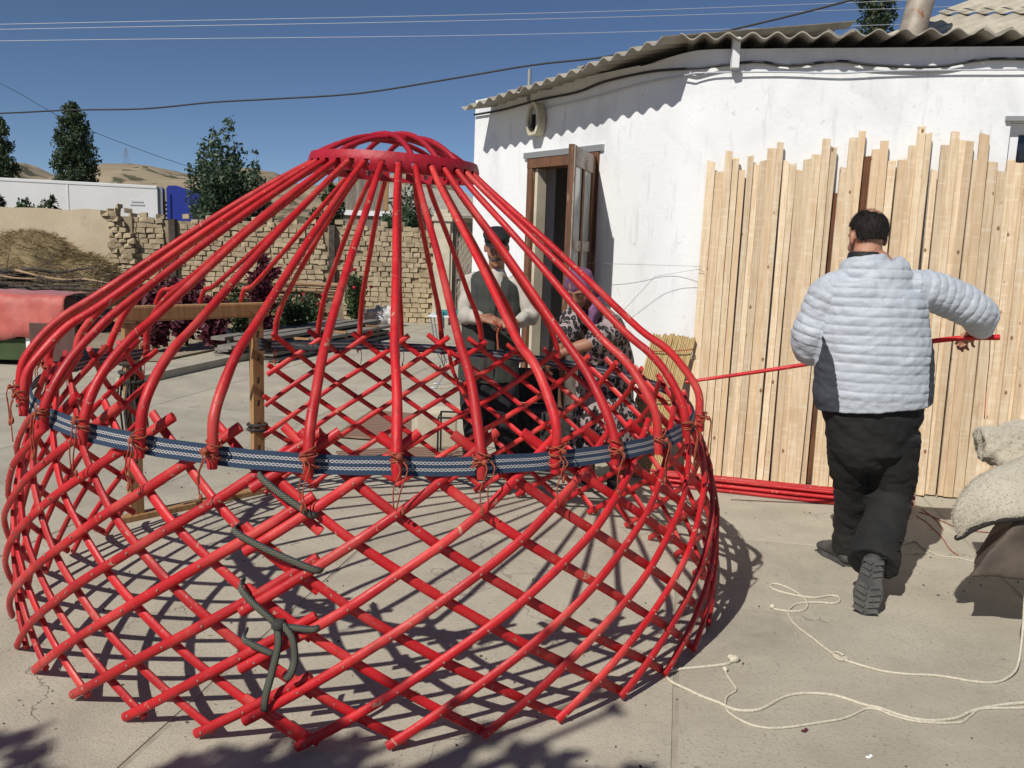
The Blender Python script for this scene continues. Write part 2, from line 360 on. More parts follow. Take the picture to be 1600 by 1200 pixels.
class NT:
    def __init__(s, t, rnd=37.0):
        s.t = t; N = t.nodes; L = t.links; tc = N.new('ShaderNodeTexCoord'); oi = N.new('ShaderNodeObjectInfo'); s.rand = oi.outputs['Random']; s.sep = None
        cm = N.new('ShaderNodeCombineXYZ'); k = mth(t, 'MULTIPLY', s.rand, rnd); L.new(k, cm.inputs[0]); L.new(k, cm.inputs[1]); ad = N.new('ShaderNodeVectorMath'); ad.operation = 'ADD'; L.new(tc.outputs['Object'], ad.inputs[0]); L.new(cm.outputs[0], ad.inputs[1]); s.vec = ad.outputs[0]; s.obj = tc.outputs['Object']
    def map(s, st, rot=(0, 0, 0)):
        mp = s.t.nodes.new('ShaderNodeMapping'); mp.inputs['Scale'].default_value = st; mp.inputs['Rotation'].default_value = rot; s.t.links.new(s.vec, mp.inputs[0]); return mp.outputs[0]
    def noise(s, sc_, st=(1, 1, 1), d=6, rough=.6, dist=0.0, rot=(0, 0, 0)):
        n = s.t.nodes.new('ShaderNodeTexNoise'); n.inputs['Scale'].default_value = sc_; n.inputs['Detail'].default_value = d; n.inputs['Roughness'].default_value = rough; n.inputs['Distortion'].default_value = dist; s.t.links.new(s.map(st, rot), n.inputs[0]); return n.outputs[0]
    def voro(s, sc_, feat='F1', st=(1, 1, 1), warp=0.0):
        v = s.t.nodes.new('ShaderNodeTexVoronoi'); v.feature = feat; v.inputs['Scale'].default_value = sc_; vec = s.map(st)
        if warp:
            n = s.t.nodes.new('ShaderNodeTexNoise'); n.inputs['Scale'].default_value = 5; n.inputs['Detail'].default_value = 6; s.t.links.new(vec, n.inputs[0]); m_ = s.t.nodes.new('ShaderNodeVectorMath'); m_.operation = 'MULTIPLY_ADD'; m_.inputs[1].default_value = (warp, warp, warp); s.t.links.new(n.outputs[1], m_.inputs[0]); s.t.links.new(vec, m_.inputs[2]); vec = m_.outputs[0]
        s.t.links.new(vec, v.inputs['Vector']); return v.outputs[0]
    def rng(s, v, lo, hi, a=0.0, b=1.0):
        r = s.t.nodes.new('ShaderNodeMapRange'); r.inputs[1].default_value = lo; r.inputs[2].default_value = hi; r.inputs[3].default_value = a; r.inputs[4].default_value = b; r.interpolation_type = 'SMOOTHSTEP'; s.t.links.new(v, r.inputs[0]); return r.outputs[0]
    def bump(s, h, strength, dist, b):
        bn = s.t.nodes.new('ShaderNodeBump'); bn.inputs['Strength'].default_value = strength; bn.inputs['Distance'].default_value = dist; s.t.links.new(h, bn.inputs['Height']); s.t.links.new(bn.outputs[0], b.inputs['Normal'])
    def value(s, c, lo, hi, src=None):
        hv = s.t.nodes.new('ShaderNodeHueSaturation'); s.t.links.new(s.rng(src if src is not None else s.rand, 0, 1, lo, hi), hv.inputs['Value']); s.t.links.new(c, hv.inputs['Color']); return hv.outputs[0]
def red_nodes(t, N, L, b):
    n = NT(t); c = colmix(t, n.rng(n.noise(6), .35, .66), (.56, .014, .018), (.43, .011, .015))
    c = colmix(t, mth(t, 'MULTIPLY', n.rng(n.noise(3.5, d=8), .48, .68), .75), c, (.60, .075, .06))
    chip = n.rng(n.noise(30, d=6, dist=.8), .64, .68); c = colmix(t, chip, c, (.50, .22, .15)); dirt = n.rng(n.noise(16, d=7), .60, .72); c = colmix(t, mth(t, 'MULTIPLY', dirt, .5), c, (.20, .012, .015))
    L.new(n.value(c, .84, 1.12), b.inputs['Base Color']); L.new(n.rng(n.noise(9), .3, .7, .40, .66), b.inputs['Roughness']); b.inputs['Specular IOR Level'].default_value = .45
    n.bump(mth(t, 'ADD', n.noise(24, d=6), mth(t, 'MULTIPLY', chip, -.6)), .45, .006, b)
custom('red', red_nodes, .4)
def concrete_nodes(t, N, L, b):
    n = NT(t); c = colmix(t, n.rng(n.noise(2.4, d=9), .3, .72), (.475, .43, .335), (.375, .338, .262))
    c = colmix(t, mth(t, 'MULTIPLY', n.rng(n.noise(1.0, (1, .6, 1), 8, .65, .5), .50, .76), .8), c, (.255, .232, .188))
    c = colmix(t, mth(t, 'MULTIPLY', n.rng(n.noise(.7, d=5), .55, .75), .6), c, (.53, .485, .39))
    c = colmix(t, mth(t, 'MULTIPLY', n.rng(n.noise(60, d=5), .50, .72), .6), c, (.26, .235, .19))
    msk = n.rng(n.noise(1.7, d=3), .50, .62); c = colmix(t, mth(t, 'MULTIPLY', n.rng(n.noise(26, (1, 2.2, 1), 5), .60, .68), msk), c, (.17, .155, .13))
    crk = mth(t, 'MULTIPLY', n.rng(n.voro(.8, 'DISTANCE_TO_EDGE', warp=.35), .0045, .0015), n.rng(n.noise(.8, d=2), .47, .56)); c = colmix(t, mth(t, 'MULTIPLY', crk, .42), c, (.15, .13, .105))
    L.new(n.value(c, .93, 1.05), b.inputs['Base Color']); n.bump(mth(t, 'ADD', n.noise(110, d=6), mth(t, 'ADD', mth(t, 'MULTIPLY', n.noise(7, d=6), 1.2), mth(t, 'MULTIPLY', crk, -1.5))), .55, .006, b)
custom('concrete', concrete_nodes, .92)
def plaster_nodes(t, N, L, b):
    n = NT(t, 0); c = colmix(t, mth(t, 'MULTIPLY', n.rng(n.noise(1.0, (1, 1, .8), 8, .62, .6), .47, .70), .85), (.83, .835, .83), (.64, .645, .65))
    c = colmix(t, mth(t, 'MULTIPLY', n.rng(n.noise(5, (3, 3, .5), 7), .55, .72), .5), c, (.60, .60, .61))
    c = colmix(t, mth(t, 'MULTIPLY', n.rng(n.noise(22, d=6, rot=(.4, 0, 0)), .64, .72), .5), c, (.45, .45, .45))
    sp = N.new('ShaderNodeSeparateXYZ'); L.new(n.obj, sp.inputs[0]); low = mth(t, 'MULTIPLY', n.rng(mth(t, 'ADD', sp.outputs[2], mth(t, 'MULTIPLY', n.noise(3, d=6), .5)), .72, .32), .6); c = colmix(t, low, c, (.42, .36, .28))
    crk = mth(t, 'MULTIPLY', n.rng(n.voro(.9, 'DISTANCE_TO_EDGE', warp=.4), .004, .001), n.rng(n.noise(.9, d=2), .5, .58)); c = colmix(t, mth(t, 'MULTIPLY', crk, .2), c, (.45, .44, .43))
    L.new(c, b.inputs['Base Color']); n.bump(mth(t, 'ADD', n.noise(38, d=7), mth(t, 'MULTIPLY', n.noise(4, (1, 1, 1), 6), 2.0)), .25, .008, b)
custom('plaster', plaster_nodes, .88)
def felt_nodes(t, N, L, b):
    n = NT(t); c = colmix(t, n.rng(n.noise(5, d=9), .32, .68), (.58, .52, .40), (.46, .405, .305)); c = colmix(t, n.rng(n.noise(55, (1, 3, 1), 4), .60, .72), c, (.27, .225, .16)); c = colmix(t, n.rng(n.noise(30, d=3), .70, .74), c, (.10, .08, .06))
    L.new(c, b.inputs['Base Color']); b.inputs['Sheen Weight'].default_value = .3; n.bump(mth(t, 'ADD', n.noise(160, d=5), mth(t, 'MULTIPLY', n.noise(18, d=6), 1.6)), .9, .010, b)
custom('felt', felt_nodes, 1.0)
def band_nodes(t, N, L, b):
    uv = N.new('ShaderNodeUVMap'); sp = N.new('ShaderNodeSeparateXYZ'); L.new(uv.outputs[0], sp.inputs[0]); u, v = sp.outputs[0], sp.outputs[1]
    tot = None
    for v0 in (.33, .68):
        d = mth(t, 'ABSOLUTE', mth(t, 'SUBTRACT', v, v0)); arc = mth(t, 'MULTIPLY', mth(t, 'ABSOLUTE', mth(t, 'SINE', mth(t, 'MULTIPLY', u, math.pi / .0130))), .055)
        ln = mth(t, 'LESS_THAN', mth(t, 'ABSOLUTE', mth(t, 'SUBTRACT', d, mth(t, 'ADD', arc, .010))), .026)
        tot = ln if tot is None else mth(t, 'MAXIMUM', tot, ln)
    wv = mth(t, 'MULTIPLY', mth(t, 'ADD', mth(t, 'SINE', mth(t, 'MULTIPLY', u, 1500.0)), 1), .5)
    navy = colmix(t, wv, (.016, .034, .068), (.024, .048, .090))
    nzz = N.new('ShaderNodeTexNoise'); nzz.inputs['Scale'].default_value = 9; L.new(uv.outputs[0], nzz.inputs['Vector'])
    white = colmix(t, nzz.outputs[0], (.50, .47, .43), (.34, .31, .30))
    L.new(colmix(t, tot, navy, white), b.inputs['Base Color'])
    bn = N.new('ShaderNodeBump'); bn.inputs['Strength'].default_value = .4; bn.inputs['Distance'].default_value = .002; L.new(mth(t, 'ADD', tot, wv), bn.inputs['Height']); L.new(bn.outputs[0], b.inputs['Normal'])
custom('woven_band', band_nodes, .9)
def strap_nodes(t, N, L, b):
    uv = N.new('ShaderNodeUVMap'); ck = N.new('ShaderNodeTexChecker'); ck.inputs['Scale'].default_value = 1.0
    mp = N.new('ShaderNodeMapping'); mp.inputs['Scale'].default_value = (180, 7, 1); L.new(uv.outputs[0], mp.inputs[0]); L.new(mp.outputs[0], ck.inputs[0])
    ck.inputs['Color1'].default_value = (.025, .035, .035, 1); ck.inputs['Color2'].default_value = (.17, .155, .10, 1)
    sp = N.new('ShaderNodeSeparateXYZ'); L.new(uv.outputs[0], sp.inputs[0])
    ed = mth(t, 'GREATER_THAN', mth(t, 'ABSOLUTE', mth(t, 'SUBTRACT', sp.outputs[1], .5)), .33)
    L.new(colmix(t, ed, ck.outputs[0], (.03, .04, .045)), b.inputs['Base Color'])
custom('woven_strap', strap_nodes, .9)
def leopard_nodes(t, N, L, b):
    tc = N.new('ShaderNodeTexCoord'); mp = N.new('ShaderNodeMapping'); mp.inputs['Scale'].default_value = (1, 1, .7); L.new(tc.outputs['Object'], mp.inputs[0])
    nz = N.new('ShaderNodeTexNoise'); nz.inputs['Scale'].default_value = 30; L.new(mp.outputs[0], nz.inputs[0])
    ad = N.new('ShaderNodeVectorMath'); ad.operation = 'MULTIPLY_ADD'; ad.inputs[1].default_value = (.02, .02, .02); L.new(nz.outputs[1], ad.inputs[0]); L.new(mp.outputs[0], ad.inputs[2])
    vo = N.new('ShaderNodeTexVoronoi'); vo.inputs['Scale'].default_value = 32; L.new(ad.outputs[0], vo.inputs['Vector'])
    ring = mth(t, 'MULTIPLY', mth(t, 'GREATER_THAN', vo.outputs[0], .12), mth(t, 'LESS_THAN', vo.outputs[0], .56))
    gate = mth(t, 'GREATER_THAN', nz.outputs[0], .33)
    L.new(colmix(t, mth(t, 'MULTIPLY', ring, gate), (.33, .265, .255), (.012, .011, .011)), b.inputs['Base Color'])
custom('leopard', leopard_nodes, .8)
def stripe_nodes(t, N, L, b):
    tc = N.new('ShaderNodeTexCoord'); sp = N.new('ShaderNodeSeparateXYZ'); L.new(tc.outputs['Object'], sp.inputs[0])
    s = mth(t, 'MULTIPLY', mth(t, 'ADD', mth(t, 'SINE', mth(t, 'MULTIPLY', sp.outputs[1], 95.0)), 1), .5)
    L.new(colmix(t, s, (.30, .19, .13), (.14, .07, .05)), b.inputs['Base Color'])
custom('striped', stripe_nodes, .85)

# ================================================================ SETTING
mb = MB(); S = 3000.0
mb.add([(-S, -S, -.03), (S, -S, -.03), (S, S, -.03), (-S, S, -.03)], [(0, 1, 2, 3)])
tag(mb.build('ground', M['earth']), kind='structure')
# courtyard of poured concrete slabs, joints running a little right of straight ahead
SD = Vector((.19, .982, 0)); SN = Vector((.982, -.19, 0)); SO = Vector((-1.15, 2.37, 0))
yard = MB(); c0 = [SO + SN * a + SD * b_ for a, b_ in ((-11.7, -8), (11.7, -8), (11.7, 21), (-11.7, 21))]
yard.prism([Vector((p.x, p.y, -.028)) for p in c0], (0, 0, .0245)); yardo = tag(yard.build('courtyard', M['joint']), kind='structure')
rows = [-8.0, -5.2, -2.6, .0 - .55, 2.42, 5.1, 7.8, 10.6, 13.5, 17.0, 21.0]
for i in range(-6, 7):
    a0, a1 = i * 1.655 + .0, (i + 1) * 1.655
    for j in range(len(rows) - 1):
        b0, b1 = rows[j] + (.35 if i % 2 else 0), rows[j + 1] + (.35 if i % 2 else 0); g = .011; gc = .003
        mid = SO + SN * ((a0 + a1) / 2) + SD * ((b0 + b1) / 2); dz = random.uniform(-.0015, .0015)
        mb = MB(); e = .0015; vs = []
        for z, k in ((-.014, 0), (-e + dz, 0), (dz, e)):
            for aa, bb in ((a0 + g + k, b0 + gc + k), (a1 - g - k, b0 + gc + k), (a1 - g - k, b1 - gc - k), (a0 + g + k, b1 - gc - k)):
                p = SO + SN * aa + SD * bb - mid; vs.append((p.x, p.y, z))
        mb.add(vs, [(8, 9, 10, 11)] + [(r * 4 + q, r * 4 + (q + 1) % 4, r * 4 + 4 + (q + 1) % 4, r * 4 + 4 + q) for r in (0, 1) for q in range(4)])
        o = mb.build('concrete_slab', M['concrete'], yardo); o.location = mid

# hills
def hill(name, prof, Y, depth, seed):
    xs = np.linspace(prof[0][0], prof[-1][0], 150); hs = np.interp(xs, [p[0] for p in prof], [p[1] for p in prof]); ny = 26; vs = []; fs = []
    for j in range(ny):
        v = j / (ny - 1); f = math.sin(min(v / .55, 1) * math.pi / 2) ** .8 if v < .55 else math.cos((v - .55) / .45 * math.pi / 2)
        for i, x in enumerate(xs):
            nn = noise.fractal(Vector((x * .02, v * depth * .02, seed)), 1, 2, 6)
            gul = abs(noise.noise(Vector((x * .05 + seed, v * 1.2, 3))))
            z = max(hs[i] * f * (1 + .06 * nn) - 7.0 * gul * f * (1 - f * .75) + 1.2 * noise.fractal(Vector((x * .11, v * depth * .11, seed)), 1, 2, 4) * f - .6, -1.0)
            vs.append((x * (1 + .3 * (v - .5) * depth / Y), Y + (v - .5) * depth, z))
    n = len(xs)
    for j in range(ny - 1):
        for i in range(n - 1): fs.append((j * n + i, j * n + i + 1, (j + 1) * n + i + 1, (j + 1) * n + i))
    mb = MB(); mb.add(vs, fs); return tag(mb.build(name, M['hill'], smooth=True), kind='structure')
def hp(lst, Y): return [(A(x, y, Y).x, A(x, y, Y).z) for x, y in lst]
hill('hills', hp([(-500, 290), (-100, 300), (0, 270), (40, 248), (75, 270), (110, 278), (150, 255), (200, 252), (240, 255), (300, 268), (400, 262), (430, 268), (470, 290), (560, 285), (660, 262), (700, 285), (760, 320), (1000, 360), (1800, 400)], 330), 330, 180, 1.7)
hill('foothills', hp([(-500, 320), (0, 300), (60, 285), (180, 290), (260, 280), (330, 290), (420, 282), (520, 310), (620, 300), (720, 330), (900, 380), (1500, 410)], 210), 210, 90, 5.2)

# ================================================================ HOUSE
house = empty('white_house', (1.2, 6.29, 0))
tag(house, 'whitewashed low house with corrugated grey roof and open brown door', 'house')
HL, HC, HR = Vector((-.44, 8.53, 0)), Vector((1.2, 6.29, 0)), Vector((7.4, 5.085, 0))
ORG = Vector((1.2, 6.29, 0))
uL = (HL - HC).normalized(); uR = (HR - HC).normalized(); LL = (HL - HC).length; LR = (HR - HC).length
nL = Vector((-uL.y, uL.x, 0)); nL = nL if nL.y < 0 else -nL; nR = Vector((uR.y, -uR.x, 0)); nR = nR if nR.y < 0 else -nR
TH = .32; WT = 3.0
def wall_fn(u, z, d):
    # u<0 along the left wing, u>0 along the right wing, soft rounded corner
    r = .22
    def pt(u): return HC + (uL * (-u) if u < 0 else uR * u)
    p = pt(u)
    if abs(u) < r:
        t = (u + r) / (2 * r); a, b_ = pt(-r), pt(r); p = a.lerp(HC, t).lerp(HC.lerp(b_, t), t)
    n = nL.lerp(nR, min(max((u + r) / (2 * r), 0), 1)).normalized()
    if u < 0 and z > WT: z = z - .20 * (-u / LL)
    wv = .012 * noise.noise(Vector((u * 1.3, z * 1.1, 0)))
    p = p - n * d + n * (wv if d == 0 else 0)
    return p + Vector((0, 0, z)) - ORG
def u_on_left(px, py):
    d = ray(px, py); o = Vector((0, 0, CAM_H)); n = nL; t = (HC - o).dot(n) / d.dot(n); q = o + d * t; return -(q - HC).dot(uL), q.z
def u_on_right(px, py, off=0.0):
    d = ray(px, py); o = Vector((0, 0, CAM_H)); t = (HC + nR * off - o).dot(nR) / d.dot(nR); q = o + d * t; return (q - HC).dot(uR), q.z
du0, dz0 = u_on_left(826, 247); du1, dz1 = u_on_left(938, 232)
DZ = 2.40; du0, du1 = min(du0, du1), max(du0, du1)
wu0, wz1 = u_on_right(1580, 190); wu1 = wu0 + 1.3; wz0, wz1 = wz1 - 1.25, wz1
us = list(np.arange(-LL, LR, .28)) + [-LL, LR, du0, du1, wu0, wu1] + list(np.linspace(-.22, .22, 9)); zs = [0] + list(np.arange(.3, WT, .3)) + [WT + .03, DZ, wz0, wz1]
grid_shell('wall', us, zs, [(du0, du1, -1, DZ), (wu0, wu1, wz0, wz1)], wall_fn, TH, M['plaster'], house, smooth=True)
# the other walls and the inside, so that the doorway looks into a dim room
B1 = HL - nL * 3.2 ; B2 = HR - nR * 4.5
mbw = MB()
for a, b_ in ((HL - nL * (TH + .002), B1), (B1, B2), (B2, HR - nR * (TH + .002))):
    d = (b_ - a).normalized(); mbw.beam(a + d * .01 + Vector((0, 0, 1.5)) - ORG, b_ - d * .01 + Vector((0, 0, 1.5)) - ORG, .2, 2.96, (0, 0, 1))
mbw.build('back_wall', M['interior'], house)
mbw = MB(); pA = HC + uL * (-du1 - .05 + .0) - nL * (TH + .02); 
pm_ = HC + uL * (-(du0 + .38)) - nL * (TH + .9)
mbw.beam(pm_ + Vector((0, 0, 1.4)) - ORG, pm_ - nL * 1.4 + Vector((0, 0, 1.4)) - ORG, .12, 2.6); mbw.build('partition', M['interior'], house)
mbw = MB(); fl = [p - ORG for p in (HL - nL * .1, HC - (nL + nR) * .1, HR - nR * .1, B2, B1)]
mbw.prism([Vector((p.x, p.y, .02)) for p in fl], (0, 0, .03)); mbw.build('floor', M['floor_in'], house)
mbw = MB(); mbw.prism([Vector((p.x, p.y, WT - .05)) for p in fl], (0, 0, .04)); mbw.build('ceiling', M['palewood'], house)

# door frame, door leaf
def LW(u, z, out=0.0): return HC + uL * (-u) + nL * out + Vector((0, 0, z)) - ORG
df = empty('door_frame', (0, 0, 0), parent=house)
for nm, ua, ub in (('jamb', du0, du0 + .075), ('jamb', du1 - .075, du1)):
    mb = MB(); mb.prism([LW(ua + .002, .03, .012), LW(ub, .03, .012), LW(ub, .03, -.16), LW(ua + .002, .03, -.16)], (0, 0, DZ - .033)); mb.build(nm, M['oldwood'], df)
mb = MB(); mb.prism([LW(du0 + .002, DZ - .085, .016), LW(du1 - .002, DZ - .085, .016), LW(du1 - .002, DZ - .085, -.16), LW(du0 + .002, DZ - .085, -.16)], (0, 0, .082)); mb.build('lintel', M['oldwood'], df)
mb = MB(); mb.prism([LW(du0 - .05, DZ + .0, .022), LW(du1 + .05, DZ + .0, .022), LW(du1 + .05, DZ, -.01), LW(du0 - .05, DZ, -.01)], (0, 0, .05)); mb.build('weathered_ledge', M['metal_grey'], df)
mb = MB(); mb.prism([LW(du0 + .079, .03, -.02), LW(du0 + .118, .03, -.02), LW(du0 + .118, .03, -.12), LW(du0 + .079, .03, -.12)], (0, 0, DZ - .12)); mb.build('inner_stop', M['cream'], df)
mb = MB(); mb.prism([LW(du0 + .076, .05, .0), LW(du1 - .076, .05, .0), LW(du1 - .076, .05, -.2), LW(du0 + .076, .05, -.2)], (0, 0, .04)); mb.build('threshold', M['palewood'], df)
# the leaf swings out from the right jamb
hinge = LW(du1 - .04, 0, .03); lw = du1 - du0 - .17
Lw = max(min(lw, .8), .6); leaf = empty('door_leaf', hinge, parent=house)
ang = math.atan2(-uL.y, -uL.x) + R(180) + R(112)    # closed direction rotated outwards
ld = Vector((math.cos(ang), math.sin(ang), 0))
tgt = A(889, 300, 1); tgt = Vector((tgt.x, tgt.y, 0)).normalized()   # sight line of the free edge
# pick the swing at which the free edge lies on that line
best = None
for k in range(60, 140):
    a_ = math.atan2(uL.y, uL.x) + R(k); q = hinge + ORG + Vector((math.cos(a_), math.sin(a_), 0)) * Lw
    e_ = abs(q.x / q.y - tgt.x / tgt.y) + (10 if (q - hinge - ORG).dot(nL) < 0 else 0)
    if best is None or e_ < best[0]: best = (e_, a_)
ld = Vector((math.cos(best[1]), math.sin(best[1]), 0)); ln = Vector((-ld.y, ld.x, 0))
def leafpiece(nm, s0, s1, z0, z1, t0, t1, mt):
    mb = MB(); mb.prism([ld * s0 + ln * t0 + Vector((0, 0, z0)), ld * s1 + ln * t0 + Vector((0, 0, z0)), ld * s1 + ln * t1 + Vector((0, 0, z0)), ld * s0 + ln * t1 + Vector((0, 0, z0))], (0, 0, z1 - z0)); return mb.build(nm, mt, leaf, fix=True)
Zt = DZ - .04
leafpiece('stile', 0.0, .09, .08, Zt, -.02, .02, M['oldwood']); leafpiece('stile', Lw - .09, Lw, .08, Zt, -.02, .02, M['oldwood'])
leafpiece('rail', .091, Lw - .091, Zt - .14, Zt - .002, -.019, .019, M['doorpaint']); leafpiece('rail', .091, Lw - .091, .98, 1.12, -.019, .019, M['doorpaint']); leafpiece('rail', .091, Lw - .091, .082, .28, -.019, .019, M['doorpaint'])
leafpiece('muntin', Lw / 2 - .03, Lw / 2 + .03, 1.121, Zt - .141, -.018, .018, M['oldwood']); leafpiece('rail', .091, Lw / 2 - .031, 1.60, 1.68, -.018, .018, M['doorpaint']); leafpiece('rail', Lw / 2 + .031, Lw - .091, 1.60, 1.68, -.018, .018, M['doorpaint'])
for s0, s1 in ((.092, Lw / 2 - .031), (Lw / 2 + .031, Lw - .092)):
    for z0, z1 in ((1.122, 1.599), (1.681, Zt - .142)): leafpiece('pane', s0, s1, z0, z1, -.004, .004, M['glassy'])
leafpiece('panel', .092, Lw - .092, .281, .979, -.008, .008, M['doorpaint'])
leafpiece('edge_strip', Lw - .03, Lw - .004, .085, Zt - .005, .0201, .03, M['doorpaint'])
# roof: corrugated sheets, each its own part
roof = empty('roof', (0, 0, 0), parent=house)
def sheet(p0, along, back, wdt, dep, slope, z0, per=.15, amp=.026, dz=0.0, fall=0.0):
    nx = int(wdt / per * 10) + 1; ny = 3; top = []; 
    for j in range(ny):
        for i in range(nx):
            s_ = wdt * i / (nx - 1); q = p0 + along * s_ + back * (dep * j / (ny - 1)); top.append(q + Vector((0, 0, z0 + dz - fall * s_ + slope * dep * j / (ny - 1) + amp * math.cos(2 * math.pi * s_ / per))))
    n = len(top); vs = top + [p - Vector((0, 0, .008)) for p in top]; fs = []
    for j in range(ny - 1):
        for i in range(nx - 1):
            a = j * nx + i; fs.append((a, a + 1, a + nx + 1, a + nx)); fs.append((n + a + nx, n + a + nx + 1, n + a + 1, n + a))
    for i in range(nx - 1): fs.append((i + 1, i, n + i, n + i + 1)); k = (ny - 1) * nx + i; fs.append((k, k + 1, n + k + 1, n + k))
    for j in range(ny - 1):
        a, b_ = j * nx, (j + 1) * nx; fs.append((a, b_, n + b_, n + a)); a += nx - 1; b_ += nx - 1; fs.append((b_, a, n + a, n + b_))
    mb = MB(); mb.add(vs, fs); return mb.build('roof_sheet', M['slate'], roof, smooth=True, sharp=50)
s_ = -.10
k = 0
while s_ < LR - .5:
    wd = 1.05; st = HC + uR * s_ + nR * .17 - ORG
    sheet(st, uR, -nR, wd + .08, 2.4, .10, WT + .085, .16, .021, dz=.009 * (k % 2) + random.uniform(-.004, .004)); s_ += wd - .09; k += 1
send = 2.6
for k in range(200):
    q = HC + nL * .34 + uL * (1.5 + k * .01) + Vector((0, 0, WT + .07)); dv_ = q - Vector((0, 0, CAM_H))
    if 800 + FPX * dv_.dot(RT) / dv_.dot(FWD) < 722: send = 1.5 + k * .01; break
wd = (send + .02 + .16) / 3
for k in range(3): sheet(HC + uL * (-.02 + k * (wd - .08)) + nL * .34 - ORG, uL, -nL, wd, 2.2, .22, WT + .035 - .075 * k * (wd - .08), .15, .019, fall=.075, dz=.009 * ((k + 1) % 2) + random.uniform(-.004, .004))
# fascia battens under the sheets, the little white post, an iron rod
mb = MB(); q = HC + uR * .28 + nR * .06 - ORG; mb.box(q + Vector((0, 0, WT - .01)), (.05, .05, .2)); mb.build('bracket', M['whitepvc'], roof)
ur, zr = u_on_left(828, 100); mb = MB(); q = HC + uL * (-ur) - ORG; mb.tube([q + Vector((0, 0, WT - .1)), q + Vector((.0, 0, WT + .17))], .017, 8); mb.build('iron_rod', M['metal_grey'], roof)
# taller roof behind, on the right
ridge = []
mbb = MB()
P0 = A(1345, 66, 9.2); P1 = A(1510, -10, 9.2); P2 = A(2300, -40, 9.0); 
def upper_sheet(p_eave, along, wd, rise_dir, Ls, per=.17):
    nx = int(wd / per * 8); vs = []; fs = []; ny = 4
    nn = along.cross(rise_dir).normalized()
    for j in range(ny):
        for i in range(nx + 1):
            s_ = wd * i / nx; vs.append(p_eave + along * s_ + rise_dir * (Ls * j / (ny - 1)) + nn * (.012 * math.cos(2 * math.pi * s_ / per)))
    n = nx + 1
    for j in range(ny - 1):
        for i in range(nx): fs.append((j * n + i, j * n + i + 1, (j + 1) * n + i + 1, (j + 1) * n + i))
    mb = MB(); mb.add(vs, fs); o = mb.build('roof_sheet', M['slate_pale'], uproof, smooth=True); sm = o.modifiers.new('t', 'SOLIDIFY'); sm.thickness = .008; return o
uproof = empty('upper_roof', (0, 0, 0), parent=house)
eA = A(1345, 70, 8.6) - ORG; al = Vector((.985, -.17, 0)); rd = Vector((.90, .42, .40)).normalized()
for i in range(5): upper_sheet(eA + al * (i * 1.02) + Vector((0, 0, .012 * (i % 2))), al, 1.10, rd, 1.15)
for i in range(5): upper_sheet(eA + rd * 1.07 + al * (i * 1.02) + Vector((0, 0, .03 + .012 * (i % 2))), al, 1.10, rd, 1.15)
# window at the right edge, mostly hidden by the boards
win = empty('window', HC + uR * wu0 - ORG, parent=house)
def WR(u, z, d): return uR * u - nR * d + Vector((0, 0, z))
ww, wh = wu1 - wu0, wz1 - wz0
grid_shell('window_frame', [.003, .075, ww / 2 - .04, ww / 2 + .04, ww - .075, ww - .003], [.003, .075, wh - .075, wh - .003], [(.075, ww / 2 - .04, .075, wh - .075), (ww / 2 + .04, ww - .075, .075, wh - .075)], lambda u, z, d: WR(u, z + wz0, d + .06), .06, M['whitepvc'], win)
for a, b_ in ((.07, ww / 2 - .035), (ww / 2 + .035, ww - .07)):
    mb = MB(); mb.prism([WR(a, wz0 + .07, .095), WR(b_, wz0 + .07, .095), WR(b_, wz0 + .07, .1), WR(a, wz0 + .07, .1)], (0, 0, wh - .14)); mb.build('pane', M['darkglass'], win)
mb = MB(); mb.prism([WR(-.04, wz1 + .002, -.03), WR(ww + .04, wz1 + .002, -.03), WR(ww + .04, wz1 + .002, .05), WR(-.04, wz1 + .002, .05)], (0, 0, .03)); mb.build('drip_edge', M['metal_grey'], win)
# stove pipe
sp_ = A(1424, 55, 8.3); mb = MB(); mb.tube([sp_ + Vector((0, 0, -.9)), sp_, sp_ + Vector((.10, 0, .55))], [.12, .12, .12], 18); mb.tube([sp_ + Vector((.105, 0, .56)), sp_ + Vector((.13, 0, .9))], [.125, .125], 18)
o = mb.build('stove_pipe', M['pipe'], smooth=True, sharp=40); tag(o, 'rust streaked pale stove pipe rising above the corrugated roof', 'stovepipe')
# wall lamp
lp_u, lp_z = u_on_left(845, 190)
lamp = empty('wall_lamp', HC + uL * (-lp_u) + nL * .012 + Vector((0, 0, lp_z))); tag(lamp, 'ivory oval lamp housing on the white wall above the door', 'lamp')
def oval(a, h, n=20): return [(a * math.cos(2 * math.pi * i / n) * (1.0), h * math.sin(2 * math.pi * i / n) * 1.0 if math.sin(2 * math.pi * i / n) > -.6 else -h * .78) for i in range(n)]
def lmesh(nm, a, h, d0, d1, mt):
    mb = MB(); mb.prism([uL * (-x) + nL * d0 + Vector((0, 0, y)) for x, y in oval(a, h)], nL * (d1 - d0)); return mb.build(nm, mt, lamp, fix=True)
lmesh('housing', .085, .155, 0, .05, M['ivory']); 
mb = MB(); n = 20; oo, ii = oval(.085, .155), oval(.060, .125)
vs = [uL * (-x) + nL * d + Vector((0, 0, y)) for d in (.051, .085) for ring in (oo, ii) for x, y in ring]
fs = []
for i in range(n):
    j = (i + 1) % n; fs += [(i, j, 2 * n + j, 2 * n + i), (n + j, n + i, 3 * n + i, 3 * n + j), (2 * n + i, 2 * n + j, 3 * n + j, 3 * n + i)]
mb.add(vs, fs); mb.build('rim', M['ivory'], lamp, fix=True)
